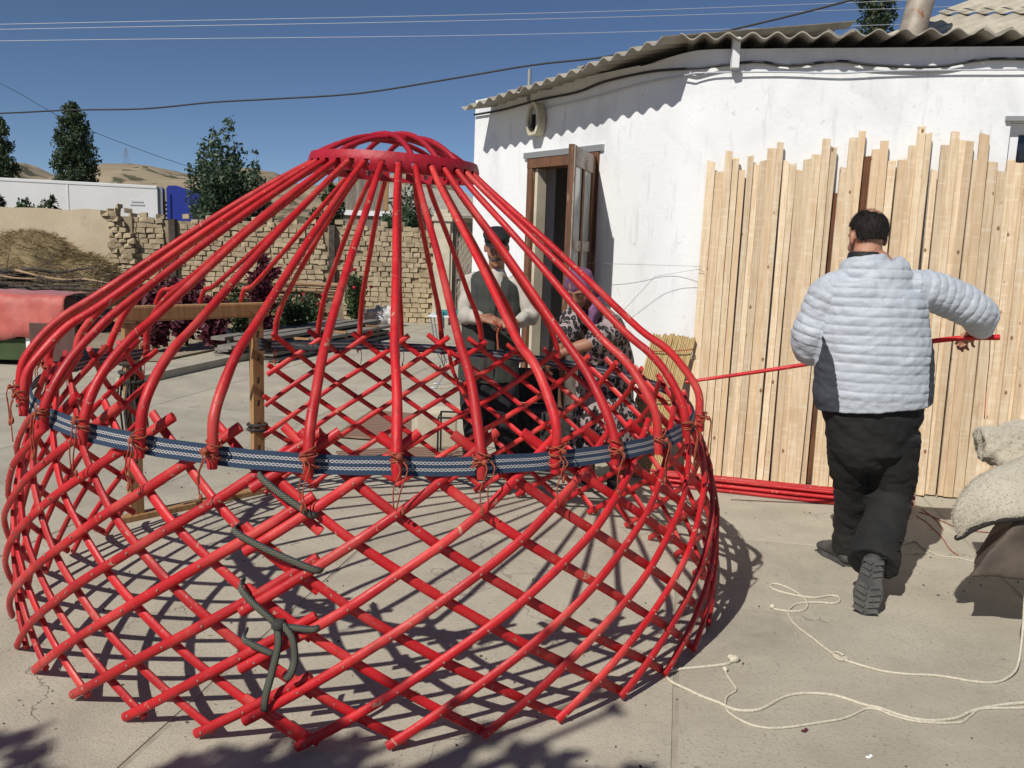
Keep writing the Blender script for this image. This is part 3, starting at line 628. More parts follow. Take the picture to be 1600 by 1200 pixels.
lmesh('reflector', .055, .115, .051, .056, M['glassy']); mb = MB(); mb.box(nL * .066 + Vector((0, 0, -.06)), (.05, .02, .04)); mb.box(nL * .066 + Vector((.01, 0, -.10)), (.06, .02, .015)); mb.tube([nL * .07 + Vector((0, 0, -.04)), nL * .07 + Vector((0, 0, .05))], .016, 8); mb.build('lamp_holder', M['black'], lamp)
# cables along the wall
def cable(name, pts, r, mt, label, cat, smooth=4, sides=6, group=None):
    mb = MB(); mb.tube(pts, r, sides, smooth=smooth); o = mb.build(name, mt, smooth=True); return tag(o, label, cat, group)
def LP(px, py, off=.03):
    u, z = u_on_left(px, py); return HC + uL * (-u) + nL * off + Vector((0, 0, z))
def RP(px, py, off=.03):
    u, z = u_on_right(px, py); return HC + uR * u + nR * off + Vector((0, 0, z))
cable('wall_cable', [LP(745, 180), LP(790, 172), LP(845, 157), LP(905, 145), LP(950, 128), LP(1020, 113), LP(1075, 108, .02), RP(1100, 107), RP(1180, 98), RP(1230, 104), RP(1310, 97), RP(1360, 103), RP(1460, 106), RP(1540, 94), RP(1640, 95)], .010, M['wire'], 'thick dark cable sagging along the white wall below the eaves', 'cable')
cable('wall_cable', [LP(850, 170), LP(920, 155), LP(1010, 130), LP(1075, 118, .02), RP(1100, 115), RP(1220, 114), RP(1310, 116), RP(1400, 112), RP(1640, 110)], .006, M['wire_light'], 'thin pale cable clipped just under the thick cable', 'cable')

# ================================================================ BOARDS LEANING ON THE WALL
tops = [(97, 776), (137, 826), (183, 723), (217, 760), (245, 820), (287, 752), (314, 790), (347, 776), (390, 713), (430, 686), (458, 776), (490, 796), (522, 820), (562, 765), (603, 745), (652, 665), (688, 705), (732, 806),
        (783, 670), (825, 626), (888, 722), (930, 680), (965, 770), (1018, 766), (1070, 700), (1110, 608), (1143, 638), (1167, 820), (1225, 695), (1270, 636), (1305, 675), (1340, 675), (1372, 766), (1412, 645), (1452, 776), (1492, 826), (1540, 770), (1572, 785), (1604, 790), (1640, 700), (1676, 740), (1712, 700), (1748, 760), (1784, 690)]
boards = [(1080 + x / 3.077, y / 3.077, 0) for x, y in tops] + [(1080 + 700 / 3.077, 930 / 3.077, 1), (1080 + 853 / 3.077, 752 / 3.077, 1)]
boards.sort()
npine = 0
for i, (px, py, dark) in enumerate(boards):
    u, z = u_on_right(px, py, .05)
    prev = boards[i - 1][0] if i else px - 13; nxt = boards[i + 1][0] if i + 1 < len(boards) else px + 13
    wdt = min(max((min(px - prev, nxt - px)) / 222.0 * 1.03, .040), .062)
    if dark: wdt = .06
    th = random.uniform(.018, .024); foot = .20 + random.uniform(-.02, .03) - (.06 if dark else 0); leanu = -.022 + random.uniform(-.008, .008)
    bot = HC + uR * (u + leanu) + nR * foot + Vector((0, 0, .012)); top = HC + uR * u + nR * (.045 + (-.018 if dark else random.uniform(0, .012))) + Vector((0, 0, z))
    ax = (top - bot); Ln = ax.length; zv = ax.normalized(); xv = (uR - zv * uR.dot(zv)).normalized(); yv = zv.cross(xv)
    mb = MB(); n = 5; vs = []; fs = []
    ww_ = [wdt * random.uniform(.94, 1.0) for _ in range(n)]; bow = random.uniform(-.006, .006)
    for k in range(n):
        f = k / (n - 1); off = bow * math.sin(f * math.pi)
        for sx, sy in ((-1, -1), (1, -1), (1, 1), (-1, 1)): vs.append((sx * ww_[k] / 2 + off, sy * th / 2, Ln * f + (random.uniform(-.01, .01) if k == n - 1 else 0)))
    for k in range(n - 1):
        for q in range(4): fs.append((k * 4 + q, k * 4 + (q + 1) % 4, k * 4 + 4 + (q + 1) % 4, k * 4 + 4 + q))
    fs += [(3, 2, 1, 0), tuple(4 * (n - 1) + q for q in range(4))]; mb.add(vs, fs)
    o = mb.build('board' if not dark else 'bark_slab', M['bark'] if dark else M['pine']); mw = Matrix((xv, yv, zv)).transposed().to_4x4(); mw.translation = bot; o.matrix_world = mw
    if dark: tag(o, ['shorter dark brown bark slab, left of the man\'s head among pale boards', 'dark brown bark slab directly above the man\'s head among pale boards'][0 if px < 1320 else 1], 'board', 'bark slabs among the boards')
    else:
        npine += 1; tag(o, f'{ordw(npine - 1)} pale sawn board from the left in the row leaning on white wall', 'board', 'pale boards leaning on the white wall')

# ================================================================ YURT FRAME
YC = Vector((-.62, 4.0, 0))
yurt = empty('yurt_frame', YC); tag(yurt, 'red wooden yurt frame of lattice wall, bent roof poles and crown', 'yurt frame')
RP_T, RP_R = [0, .15, .3, .5, .72, .88, .96, 1.08], [1.535, 1.542, 1.548, 1.545, 1.508, 1.45, 1.412, 1.375]
def kz(th): return .98 * (1 - .04 * math.cos(th) + .01 * math.sin(th))
def yp(thd, t, off=0.0):
    a = R(thd); r = float(np.interp(t, RP_T, RP_R)) + off; e_ = max(0.0, 1 - t); return Vector((r * math.cos(a) * (1 + .022 * e_), r * math.sin(a) * (1 - .028 * e_), t * kz(a)))
PIT = 10.2; TX = 1.0; DTH = 53.0
DOOR0, DOOR1 = 127.0, 156.5
secA = dict(lo=DOOR1 + .5, hi=271.8, tops=[258.4 - PIT * i for i in range(-7, 17)], off=.0)
secB = dict(lo=262.8, hi=360 + DOOR0 - .5, tops=[270.5 + PIT * i for i in range(-8, 28)], off=.016)
rivets = MB(); nrod = 0
for S_ in (secA, secB):
    for sgn, ro in ((1, .0125), (-1, -.0125)):
        for top in S_['tops']:
            jt = random.uniform(-.7, .7); dd = DTH * random.uniform(.985, 1.015)
            f = lambda t: top + sgn * dd * (t - TX) + jt * math.sin(t * math.pi) * 1.0
            t0, t1 = .016 + random.uniform(0, .012), 1.047 + random.uniform(-.008, .012)
            ts = [t for t in np.linspace(t0, t1, 61) if S_['lo'] <= f(t) <= S_['hi']]
            if len(ts) < 7: continue
            ta, tb = ts[0], ts[-1]
            tt = np.linspace(ta, tb, max(6, int((tb - ta) * 26))); pts = []; rad = []
            sd = random.random() * 100
            for t in tt:
                p = yp(f(t) + .34 * noise.noise(Vector((t * 5, sd, 0))), t, ro + S_['off'] + .004 * noise.noise(Vector((t * 3, sd, 5)))); pts.append(p)
                rad.append(.0156 * (1 + .12 * noise.noise(Vector((t * 6, sd, 9)))))
            # flattened half-round section: broad face follows the wall
            mb = MB(); P = pts; n = len(P); vs = []; sides = 10
            for i in range(n):
                tg = (P[min(i + 1, n - 1)] - P[max(i - 1, 0)]).normalized(); rdv = Vector((P[i].x, P[i].y, 0)).normalized(); sdv = tg.cross(rdv).normalized(); rdv = sdv.cross(tg)
                for k in range(sides):
                    q = 2 * math.pi * k / sides; y = math.sin(q); y = y * .80 if y > 0 else y * .62
                    vs.append(P[i] + sdv * (rad[i] * 1.06 * math.cos(q)) + rdv * (rad[i] * y * sgn))
            fs = [(i * sides + k, i * sides + (k + 1) % sides, (i + 1) * sides + (k + 1) % sides, (i + 1) * sides + k) for i in range(n - 1) for k in range(sides)]
            if sgn < 0: fs = [q[::-1] for q in fs]
            fs += [tuple(range(sides)), tuple((n - 1) * sides + k for k in range(sides))]
            mb.add(vs, fs); mb.build('lattice_rod', M['red'], yurt, smooth=True, fix=True, sharp=50); nrod += 1
            if sgn == 1:
                for m_ in range(0, 11):
                    t = TX - m_ * PIT / (2 * DTH)
                    if ta < t < tb:
                        p = yp(f(t), t, ro + S_['off'] + .0125); dr = Vector((p.x, p.y, 0)).normalized(); rivets.tube([p - dr * .002, p + dr * .003], .0034, 6)
tag(rivets.build('rivet', M['rivet'], yurt), kind='stuff')

# crown ring with real slots, and crossing arches
CZ, CR, CH = 1.945, .375, .082
crown = empty('crown', (.05, 0.0, CZ), parent=yurt); crown.rotation_euler = (R(.5), R(2.0), 0)
slots = [270.5 + PIT * .98 * k for k in range(36)]
slots = [10.0 * k + .5 for k in range(36)]
us = []; holes = []
for k in range(36): c = slots[k]; us += [c - 1.9, c + 1.9, c + 5.0]; holes.append((c - 1.9, c + 1.9, -.022, .004))
def ring_fn(u, z, d):
    a = R(u); bul = .012 * math.cos(z / (CH / 2) * math.pi / 2); r = CR + .0 + bul - d * (1 + 0) - (2 * bul if d else 0) * .6; return Vector((r * math.cos(a), r * math.sin(a), z))
us = [u for u in us if slots[0] - 1.91 <= u <= slots[0] + 358.2] + [slots[0] + 358.1]
grid_shell('ring', us, [-CH / 2, -.034, -.022, .004, .02, .034, CH / 2], holes, ring_fn, .045, M['red_crown'], crown, smooth=True)
for ax in (0, 1):
    for k in (-1, 0, 1):
        off = k * .115; hl = math.sqrt((CR + .0) ** 2 - off ** 2) - .012; pts = []
        for q in np.linspace(-1, 1, 15):
            s_ = q * hl; z = CH / 2 - .015 + (.112 + .014 * ax - .010 * abs(k)) * (1 - abs(q) ** 2.3); o2 = off * (1 - .25 * (1 - q * q)); pts.append((s_, o2, z) if ax == 0 else (o2, s_, z))
        rot = R(38); pts = [Vector((p[0] * math.cos(rot) - p[1] * math.sin(rot), p[0] * math.sin(rot) + p[1] * math.cos(rot), p[2])) for p in pts]
        mb = MB(); mb.tube(pts, .0125, 8); mb.build('arch', M['red_crown'], crown, smooth=True, sharp=50)
# roof poles
lint_z = 1.14
def pole_pts(th, dropend=None, seed=0):
    a = R(th); k = kz(a) / .98; rt = 1.485; sh = (k - 1) * .95; j = random.uniform(-.02, .02); b_ = random.uniform(-.02, .02)
    prof = [(rt + .012, .905), (rt + .004, .98), (rt - .02 + b_, 1.07), (rt - .085 + b_, 1.16 + j), (rt - .165 + b_, 1.24 + j), (rt - .27, 1.315 + j)]
    r1, z1 = CR + .012, CZ - .012 + .0
    p5 = prof[-1]
    for f in (.3, .6, .85, 1.0): prof.append((p5[0] + (r1 - p5[0]) * f, p5[1] + (z1 - p5[1]) * f + .012 * math.sin(f * math.pi)))
    out = []
    crz = lambda r: -math.tan(R(2.0)) * r * math.cos(a)
    n = len(prof)
    for i, (r, z) in enumerate(prof):
        f = max(0, (i - 5) / (n - 6)) if i > 5 else 0
        x, y = r * math.cos(a), r * math.sin(a); x += .05 * f
        z = z + sh * (1 - f) + (-math.tan(R(2.0)) * CR * math.cos(a)) * f
        out.append(Vector((x, y, z)))
    return out
def pole_mesh(pts, r0=.0178, r1=.0125, seed=0, name='roof_pole'):
    mb = MB(); n = len(pts); P = crom(pts, 4); m_ = len(P)
    rad = []
    sd = seed * 3.1
    for i in range(m_):
        f = i / (m_ - 1); r = r0 + (r1 - r0) * f ** 1.3; r *= (1 + .10 * noise.noise(Vector((f * 11, sd, 0))))
        if f < .06: r *= .82 + 3 * f
        rad.append(r)
    P = [p + Vector((.006 * noise.noise(Vector((i * .12, sd, 2))), .009 * noise.noise(Vector((i * .12, sd, 4))), 0)) for i, p in enumerate(P)]
    mb.tube(P, rad, 10); return mb
pole_th = [258.9 - PIT * i for i in range(0, 11)] + [270.5 + PIT * i for i in range(0, 22)]
missing = []
POLES = []
for i, th in enumerate(pole_th):
    t = th % 360
    if t > 344 or t < 50: continue      # not yet set on the side where people are working
    pts = pole_pts(th); POLES.append(th); pole_mesh(pts, seed=i).build('roof_pole', M['red'], yurt, smooth=True, sharp=50)
for i, th in enumerate((131.5, 141.5, 151.5)):       # over the door, standing on the lintel
    pts = pole_pts(th); q0, q1 = yp(156.0, 0.5, .02), yp(127.5, .5, .02)
    f = (156 - th) / 28.5; lp = Vector((q0.x + (q1.x - q0.x) * f, q0.y + (q1.y - q0.y) * f, lint_z + .09))
    a_ = R(th); ring_p = pts[-1]; k1 = Vector((1.40 * math.cos(a_), 1.40 * math.sin(a_), 1.325)); pts = [lp, lp.lerp(k1, .35) + Vector((0, 0, .045)), k1 + Vector((0, 0, .01)), k1.lerp(ring_p, .3), k1.lerp(ring_p, .65), ring_p]
    pole_mesh(pts, .014, .0125, seed=60 + i).build('roof_pole', M['red'], yurt, smooth=True, sharp=50)
# one loose pole hanging down inside the back wall
a0 = yp(81, .97, -.05); mb = MB(); mb.tube([a0, yp(80, .82, -.06), yp(76, .62, -.10), yp(72, .42, -.14), yp(69, .24, -.2)], [.012] * 5, 8, smooth=4); mb.build('loose_pole', M['red'], yurt, smooth=True)

# woven band round the top of the lattice, outside it
def band_strip(name, th0, th1, t0, t1, off, mt, thick=.003, step=2.0):
    n = int((th1 - th0) / step); vs = []; uvs = []; fs = []; arc = 0; prev = None
    for i in range(n + 1):
        th = th0 + (th1 - th0) * i / n; p = yp(th, t0, off); arc += 0 if prev is None else (p - prev).length; prev = p
        wob = .006 * noise.noise(Vector((th * .12, 1, 0)))
        for t in (t0, t1):
            for o_ in (0, thick): vs.append(yp(th, t + wob, off + o_ + .004 * noise.noise(Vector((th * .3, t * 5, 2))))); uvs.append((arc, 0 if t == t0 else 1))
    for i in range(n):
        a, b_ = i * 4, i * 4 + 4
        fs += [(a + 1, b_ + 1, b_ + 3, a + 3), (a + 2, b_ + 2, b_, a), (a, b_, b_ + 1, a + 1), (a + 3, b_ + 3, b_ + 2, a + 2)]
    mb = MB(); mb.add(vs, fs); me = mb.mesh(name, mt, True); ul = me.uv_layers.new(name='UVMap')
    for lp in me.loops: ul.data[lp.index].uv = uvs[lp.vertex_index]
    me.set_sharp_from_angle(angle=R(60)); return link(name, me, yurt)
band_strip('woven_band', 159, 360 + 126, .930, .988, .047, M['woven_band'])
# bunched end of the band knotted on the door post
kp = yp(124, .97, .05)
mb = MB(); 
for dz in (-.025, 0, .022): mb.tube([yp(129, .965, .06) + Vector((0, 0, dz)), yp(124, .95, .08) + Vector((0, 0, dz * .8)), yp(119, .945, .02) + Vector((0, 0, dz * .3)), yp(116.5, .95, -.06) + Vector((0, 0, dz * .3))], [(.012, .016)] * 4, 8, smooth=4)
q = yp(116, .95, -.07); mb.ell(q, (.022, .022, .03)); mb.tube([q, q + Vector((.05, -.01, .005))], [.018, .024], 8)
mb.build('band_knot', M['wire'], yurt, smooth=True)
# orange cord lashings
def lash(seed):
    random.seed(seed); mb = MB()
    for k in range(5):
        c = Vector((random.uniform(-.006, .004), random.uniform(-.008, .008), random.uniform(-.026, .022))); tx, ty = random.uniform(-.7, .7), random.uniform(-.35, .35); rr = random.uniform(.019, .025); pts = []
        for i in range(13):
            a = 2 * math.pi * i / 12; p = Vector((rr * .85 * math.cos(a), rr * 1.15 * math.sin(a), 0)); p.z += p.y * tx + p.x * ty; pts.append(p + c)
        mb.tube(pts, .0026, 5, caps=False)
    mb.ell((.027, random.uniform(-.01, .01), random.uniform(-.012, .012)), (.008, .011, .010), seg=8, rings=6)
    for k in range(2):
        y0 = random.uniform(-.02, .02); L_ = random.uniform(.06, .17); mb.tube([(.028, y0, -.005), (.038, y0 + .012, -.03), (.036, y0 - .008, -L_ * .6), (.034, y0 - .004 + random.uniform(-.02, .02), -L_)], .0024, 5, smooth=3)
    mb.ell((.034, y0, -L_), (.006, .006, .014), seg=6, rings=4)
    return mb.mesh('tie_cord', M['cord_orange'], True)
LM = [lash(s) for s in (1, 2, 3, 4, 5)]
random.seed(21)
for i, th in enumerate(POLES):
    p = yp(th, TX - .005, .098); link('tie_cord', LM[i % 5], yurt, p, (0, 0, R(th)))
# dark woven strap lacing the seam of the two lattice sections
def strap(name, ctrl, wdt=.0120, thick=.0055, hang=None):
    pts = [yp(th, t, .047 + o_) for th, t, o_ in ctrl] if hang is None else ctrl
    P = crom(pts, 6); n = len(P); vs = []; uvs = []; fs = []; arc = 0
    for i in range(n):
        tg = (P[min(i + 1, n - 1)] - P[max(i - 1, 0)]).normalized(); rdv = Vector((P[i].x, P[i].y, 0)).normalized(); s_ = tg.cross(rdv).normalized(); rdv = s_.cross(tg)
        arc += (P[i] - P[i - 1]).length if i else 0
        for k in range(8):
            q = 2 * math.pi * k / 8; vs.append(P[i] + s_ * (wdt * math.cos(q)) + rdv * (thick * math.sin(q))); uvs.append((arc, .5 + .5 * math.cos(q)))
    fs = [(i * 8 + k, i * 8 + (k + 1) % 8, i * 8 + 8 + (k + 1) % 8, i * 8 + 8 + k) for i in range(n - 1) for k in range(8)] + [tuple(range(7, -1, -1)), tuple((n - 1) * 8 + k for k in range(8))]
    mb = MB(); mb.add(vs, fs); me = mb.mesh(name, M['woven_strap'], True); ul = me.uv_layers.new(name='UVMap')
    for lp in me.loops: ul.data[lp.index].uv = uvs[lp.vertex_index]
    return link(name, me, yurt)
for (a, ta), (b_, tb) in (((264, .915), (271.5, .80)), ((262.0, .745), (272.3, .635)), ((263, .575), (268, .46)), ((267.8, .462), (272.4, .452)), ((263.4, .41), (267.6, .36))):
    strap('lacing_strap', [(a, ta, -.055), (a + .4, ta - .004, -.005), (a + (b_ - a) * .35, ta + (tb - ta) * .35, .002), (a + (b_ - a) * .7, ta + (tb - ta) * .7, .002), (b_ - .4, tb + .004, -.006), (b_, tb, -.055)])
strap('strap_end', [(267.6, .47, .006), (267.9, .41, .014), (267.1, .31, .006), (266.4, .23, .012), (266.0, .165, .006)])
strap('strap_end', [(268.3, .47, .006), (269.4, .43, .016), (269.6, .36, .012), (269.2, .31, .016), (268.6, .285, .010)])
mb = MB(); mb.ell(yp(267.8, .465, .05), (.022, .018, .02)); mb.build('strap_knot', M['blackrag'], yurt, smooth=True)

# door frame of the yurt
dfr = empty('door_frame', (0, 0, 0), parent=yurt)
pL = Vector((-2.12, 4.68, 0)) - YC; pR = Vector((-1.60, 5.27, 0)) - YC
dv = (pR - pL).normalized(); dn = Vector((-dv.y, dv.x, 0)); dn = -dn if dn.y > 0 else dn   # faces the yurt centre / camera side
def DF(s_, z, d, base): return base + dv * s_ - dn * d + Vector((0, 0, z))
for base in (pL, pR):
    hz = [.30 + .145 * i for i in range(6)]; hol = [(-.012, .012, z - .02, z + .02) for z in hz]
    grid_shell('post', [-.038, -.012, .012, .038], [.035, 1.125] + [z + e for z in hz for e in (-.02, .02)], hol, lambda u, z, d, base=base: DF(u, z, d - .022, base), .044, M['palewood_door'] if 'palewood_door' in M else M['palewood'], dfr)
ln_ = (pR - pL).length
mb = MB(); q = (pL + pR) / 2
mb.bbox(q + Vector((0, 0, lint_z + .035)) + dn * .0, (ln_ + .16, .060, .088), Matrix((dv, Vector((-dv.y, dv.x, 0)), Vector((0, 0, 1)))).transposed(), bev=.012); mb.build('lintel', M['palewood'], dfr)
mb = MB(); mb.bbox(q + Vector((0, 0, .018)) + dn * .0, (ln_ + .2, .075, .034), Matrix((dv, Vector((-dv.y, dv.x, 0)), Vector((0, 0, 1)))).transposed(), bev=.006); mb.build('sill', M['palewood'], dfr)
# dark rags tied on the left post
mb = MB()
for k in range(16):
    a = random.uniform(0, 6.28); x = .04 * math.cos(a); y = .035 * math.sin(a); z0 = random.uniform(.78, .93); L_ = random.uniform(.15, .5)
    mb.tube([pL + Vector((x, y, z0)), pL + Vector((x * 1.4, y * 1.4, z0 - .05)), pL + Vector((x * 1.3 + random.uniform(-.03, .03), y * 1.5, z0 - L_ * .6)), pL + Vector((x * 1.5 + random.uniform(-.04, .04), y * 1.5, z0 - L_))], [(.010, .004)] * 4, 5, smooth=2)
for k in range(3): mb.tube([pL + Vector((.06 * math.cos(a), .045 * math.sin(a), .80 + .05 * k)) for a in np.linspace(0, 6.28, 12)], .012, 6, caps=False)
mb.build('rag_lashing', M['blackrag'], dfr, smooth=True)
mb = MB()
for k in range(2): mb.tube([pR + Vector((.06 * math.cos(a), .048 * math.sin(a), .42 + .03 * k)) for a in np.linspace(0, 6.28, 12)], .010, 6, caps=False)
mb.build('rag_lashing', M['blackrag'], dfr, smooth=True)

# ================================================================ ADOBE WALLS, GATE
def on_line(px, P, Q):
    d = ray(px, 400); k = d.x / d.y; t = (k * P.y - P.x) / ((Q.x - P.x) - k * (Q.y - P.y)); return P.lerp(Q, t)
WA, WB = Vector((-1.72, 17.95, 0)), Vector((-10.8, 17.25, 0)); wdir = (WB - WA).normalized(); wn = Vector((-wdir.y, wdir.x, 0)); wn = wn if wn.y < 0 else -wn
WM = on_line(205, WA, WB); brickL = (WM - WA).length
aw = empty('adobe_wall', WA); tag(aw, 'mud brick wall with weathered joints behind the yurt', 'wall')
mb = MB(); rotw = Matrix((wdir, -wn, Vector((0, 0, 1)))).transposed()
mb.prism([wdir * 0 - wn * .02, wdir * brickL - wn * .02, wdir * brickL - wn * .34, -wn * .34], (0, 0, 1.93)); mb.build('core', M['mortar'], aw, fix=True)
random.seed(5)
bm_var = []
for k in range(7):
    mbv = MB(); mbv.box((0, 0, 0), (.156 + random.uniform(-.018, .010), .06, .090), jit=.012); bm_var.append(mbv.mesh('brick', M['adobe']))
cells = []
CH_ = .104; nc = 19
shadow_strip_px = [272, 519]
shadow_strip_s = [(on_line(p, WA, WB) - WA).length for p in shadow_strip_px]
for r_ in range(nc):
    s_ = -.02 + (.11 if r_ % 2 else 0)
    while s_ < brickL - .08:
        L_ = .170 + random.uniform(-.018, .016); c = s_ + L_ / 2
        if all(abs(c - p) > .14 for p in shadow_strip_s) and not (r_ >= nc - 1 and random.random() < .35) and random.random() > .02: cells.append((c, .052 + r_ * CH_ + random.uniform(-.006, .006), L_))
        s_ += L_
cells_sorted = sorted(cells, key=lambda c: (c[1] < .55, -c[1]))
restb = MB()
for i, (c, z, L_) in enumerate(cells_sorted):
    p = wdir * c - wn * (.005 + random.uniform(-.018, .016)) + Vector((0, 0, z)); ry = random.uniform(-.06, .06)
    if i < 300:
        o = link('brick', bm_var[i % 7], aw, p); o.rotation_euler = (random.uniform(-.03, .03), ry, math.atan2(wdir.y, wdir.x) + random.uniform(-.04, .04))
    else: restb.box(p, (.154, .06, .090), rotw @ Matrix.Rotation(ry, 3, 'Y'), jit=.006)
if restb.v: tag(restb.build('bricks', M['adobe'], aw), kind='stuff')
for p in shadow_strip_s:
    mb = MB(); mb.box(wdir * p + wn * .03 + Vector((0, 0, .98)), (.13, .14, 1.96), rotw, jit=.01); mb.build('post', M['branch'], aw)  # added dark beam standing in for a pilaster's shadow strip
for k in range(14):   # loose coping bricks
    c = brickL * (k + .5) / 14 + random.uniform(-.15, .15); link('coping_brick', bm_var[k % 7], aw, wdir * c - wn * .15 + Vector((0, 0, 2.0 + (.02 if k % 3 else .0))), (0, random.uniform(-.08, .08), math.atan2(wdir.y, wdir.x) + random.uniform(-.5, .5)))
# plastered stretch on the left, ending in a broken brick pier
pw = empty('plastered_wall', WM); tag(pw, 'mud plastered wall with broken brick end behind the hay', 'wall')
PLn = 6.5
us = list(np.linspace(.30, PLn, 40)); zs = list(np.linspace(0, 2.08, 12))
grid_shell('wall', us, zs, [], lambda u, z, d: wdir * u + wn * (.12 - d + (.03 * noise.noise(Vector((u * .9, z * .9, 3))) if d == 0 else 0)) + Vector((0, 0, z + (.035 * noise.noise(Vector((u * 2, 0, 9))) if z > 2.0 else 0))), .45, M['adobe_plaster'], pw, smooth=True)
mb = MB(); mb.prism([wdir * .30 + wn * .06, wdir * -.06 + wn * .06, wdir * -.06 - wn * .30, wdir * .30 - wn * .30], (0, 0, 1.98)); mb.build('core', M['mortar'], pw, fix=True)
for r_ in range(20):
    for q in range(3):
        c = .25 - .155 * q + (.06 if r_ % 2 else 0) + (.0 if r_ < 18 else .12)
        if r_ > 15 and q == 2: continue
        o = link('brick', bm_var[(r_ + q) % 7], pw, wdir * c + wn * (.08 + random.uniform(-.02, .03)) + Vector((0, 0, .055 + r_ * .1035)), (0, random.uniform(-.05, .05), math.atan2(wdir.y, wdir.x) + random.uniform(-.12, .12))); o.scale = (1.0, 3.2, 1.05)
for k, (c, z) in enumerate(((.05, 2.10), (.26, 2.09), (.40, 2.08), (.22, 2.18), (-.05, 2.0))): link('loose_brick', bm_var[k % 7], pw, wdir * c - wn * .05 + Vector((0, 0, z)), (0, random.uniform(-.1, .1), random.uniform(0, 1.5)))
# gate pillar and gate
gp = A(691, 400, 17.75); gp.z = 0
pil = empty('gate_pillar', gp); tag(pil, 'cream plastered gate pillar with stepped cap at end of brick wall', 'pillar')
mb = MB(); mb.bbox((0, 0, 1.05), (.34, .34, 2.1), bev=.02); mb.build('shaft', M['cream'], pil)
mb = MB(); mb.bbox((0, 0, 2.15), (.42, .42, .09), bev=.012); mb.bbox((0, 0, 2.235), (.36, .36, .075), bev=.012); mb.bbox((-.02, 0, 2.31), (.26, .26, .07), bev=.012); mb.build('cap', M['cream'], pil)
gate = empty('wooden_gate', gp + Vector((.22, .05, 0))); tag(gate, 'weathered wooden gate of slanting boards beside the cream pillar', 'gate')
for x0 in (.03, 1.25): mb = MB(); mb.box((x0, 0, 1.05), (.09, .07, 2.1)); mb.build('frame_post', M['greywood_v'], gate)
for z0 in (.06, 1.0, 2.06): mb = MB(); mb.box((.64, -.005, z0), (1.125, .06, .09)); mb.build('frame_rail', M['greywood'], gate)
for za, zb in ((.11, .95), (1.05, 2.01)):
    for k in range(-8, 13):
        xa = .08 + k * .10; pts = []
        # strip clipped to the panel rectangle: slanted 45 degrees
        def clip(x, z): return x
        h = zb - za; quad = [(xa, za), (xa + .09, za), (xa + .09 + h * .6, zb), (xa + h * .6, zb)]
        poly = quad
        for (lim, sgn) in ((.08, 1), (1.20, -1)):
            out = []
            for i in range(len(poly)):
                p, q = poly[i], poly[(i + 1) % len(poly)]; ip, iq = sgn * (p[0] - lim) >= 0, sgn * (q[0] - lim) >= 0
                if ip: out.append(p)
                if ip != iq: t = (lim - p[0]) / (q[0] - p[0]); out.append((lim, p[1] + (q[1] - p[1]) * t))
            poly = out
            if len(poly) < 3: break
        if len(poly) >= 3:
            mb = MB(); mb.prism([Vector((x, .012, z)) for x, z in poly], (0, .02, 0)); mb.build('slat', M['greywood_v'], gate, fix=True)
# corrugated awning over the gate
mb = MB(); mb.beam(gp + Vector((.2, -.1, 2.22)), gp + Vector((1.5, -.1, 2.26)), .5, .03); tag(mb.build('gate_canopy', M['slate']), 'thin grey sheet roof above the wooden gate', 'canopy')

# ================================================================ BEYOND THE WALL
def leaf_cloud(centers, n, spread, size, asp=.45, droop=0.0):
    C_ = np.array([c[:3] for c in centers]); W_ = np.array([c[3] for c in centers]); idx = rng.choice(len(C_), n, p=W_ / W_.sum()); sp = np.array([c[4] if len(c) > 4 else spread for c in centers])[idx]
    d = rng.normal(size=(n, 3)); d /= np.linalg.norm(d, axis=1)[:, None]; r = rng.random(n) ** .5; P = C_[idx] + d * (sp * r)[:, None]
    ax = rng.normal(size=(n, 3)); ax[:, 2] -= droop; ax /= np.linalg.norm(ax, axis=1)[:, None]; nb = rng.normal(size=(n, 3)); nb[:, 2] += .6
    sd = np.cross(ax, nb); sd /= np.linalg.norm(sd, axis=1)[:, None] + 1e-9; s_ = size * (.6 + .8 * rng.random(n)); up = np.cross(sd, ax)
    a = P - ax * (s_ / 2)[:, None]; c = P + ax * (s_ / 2)[:, None]; b_ = P + sd * (s_ * asp / 2)[:, None] + up * (s_ * .08)[:, None]; e_ = P - sd * (s_ * asp / 2)[:, None] + up * (s_ * .08)[:, None]
    V = np.stack([a, b_, c, e_], 1).reshape(-1, 3); return V
def leaf_obj(name, V, mt, parent):
    n = len(V) // 4; me = bpy.data.meshes.new(name); me.vertices.add(4 * n); me.vertices.foreach_set('co', V.ravel()); me.loops.add(6 * n); me.polygons.add(2 * n)
    b0 = np.arange(n)[:, None] * 4; li = np.concatenate([b0 + 0, b0 + 1, b0 + 2, b0 + 0, b0 + 2, b0 + 3], 1).ravel(); me.loops.foreach_set('vertex_index', li); me.polygons.foreach_set('loop_start', np.arange(2 * n) * 3); me.polygons.foreach_set('loop_total', np.full(2 * n, 3))
    me.materials.append(mt); me.update(); me.validate(); return link(name, me, parent)
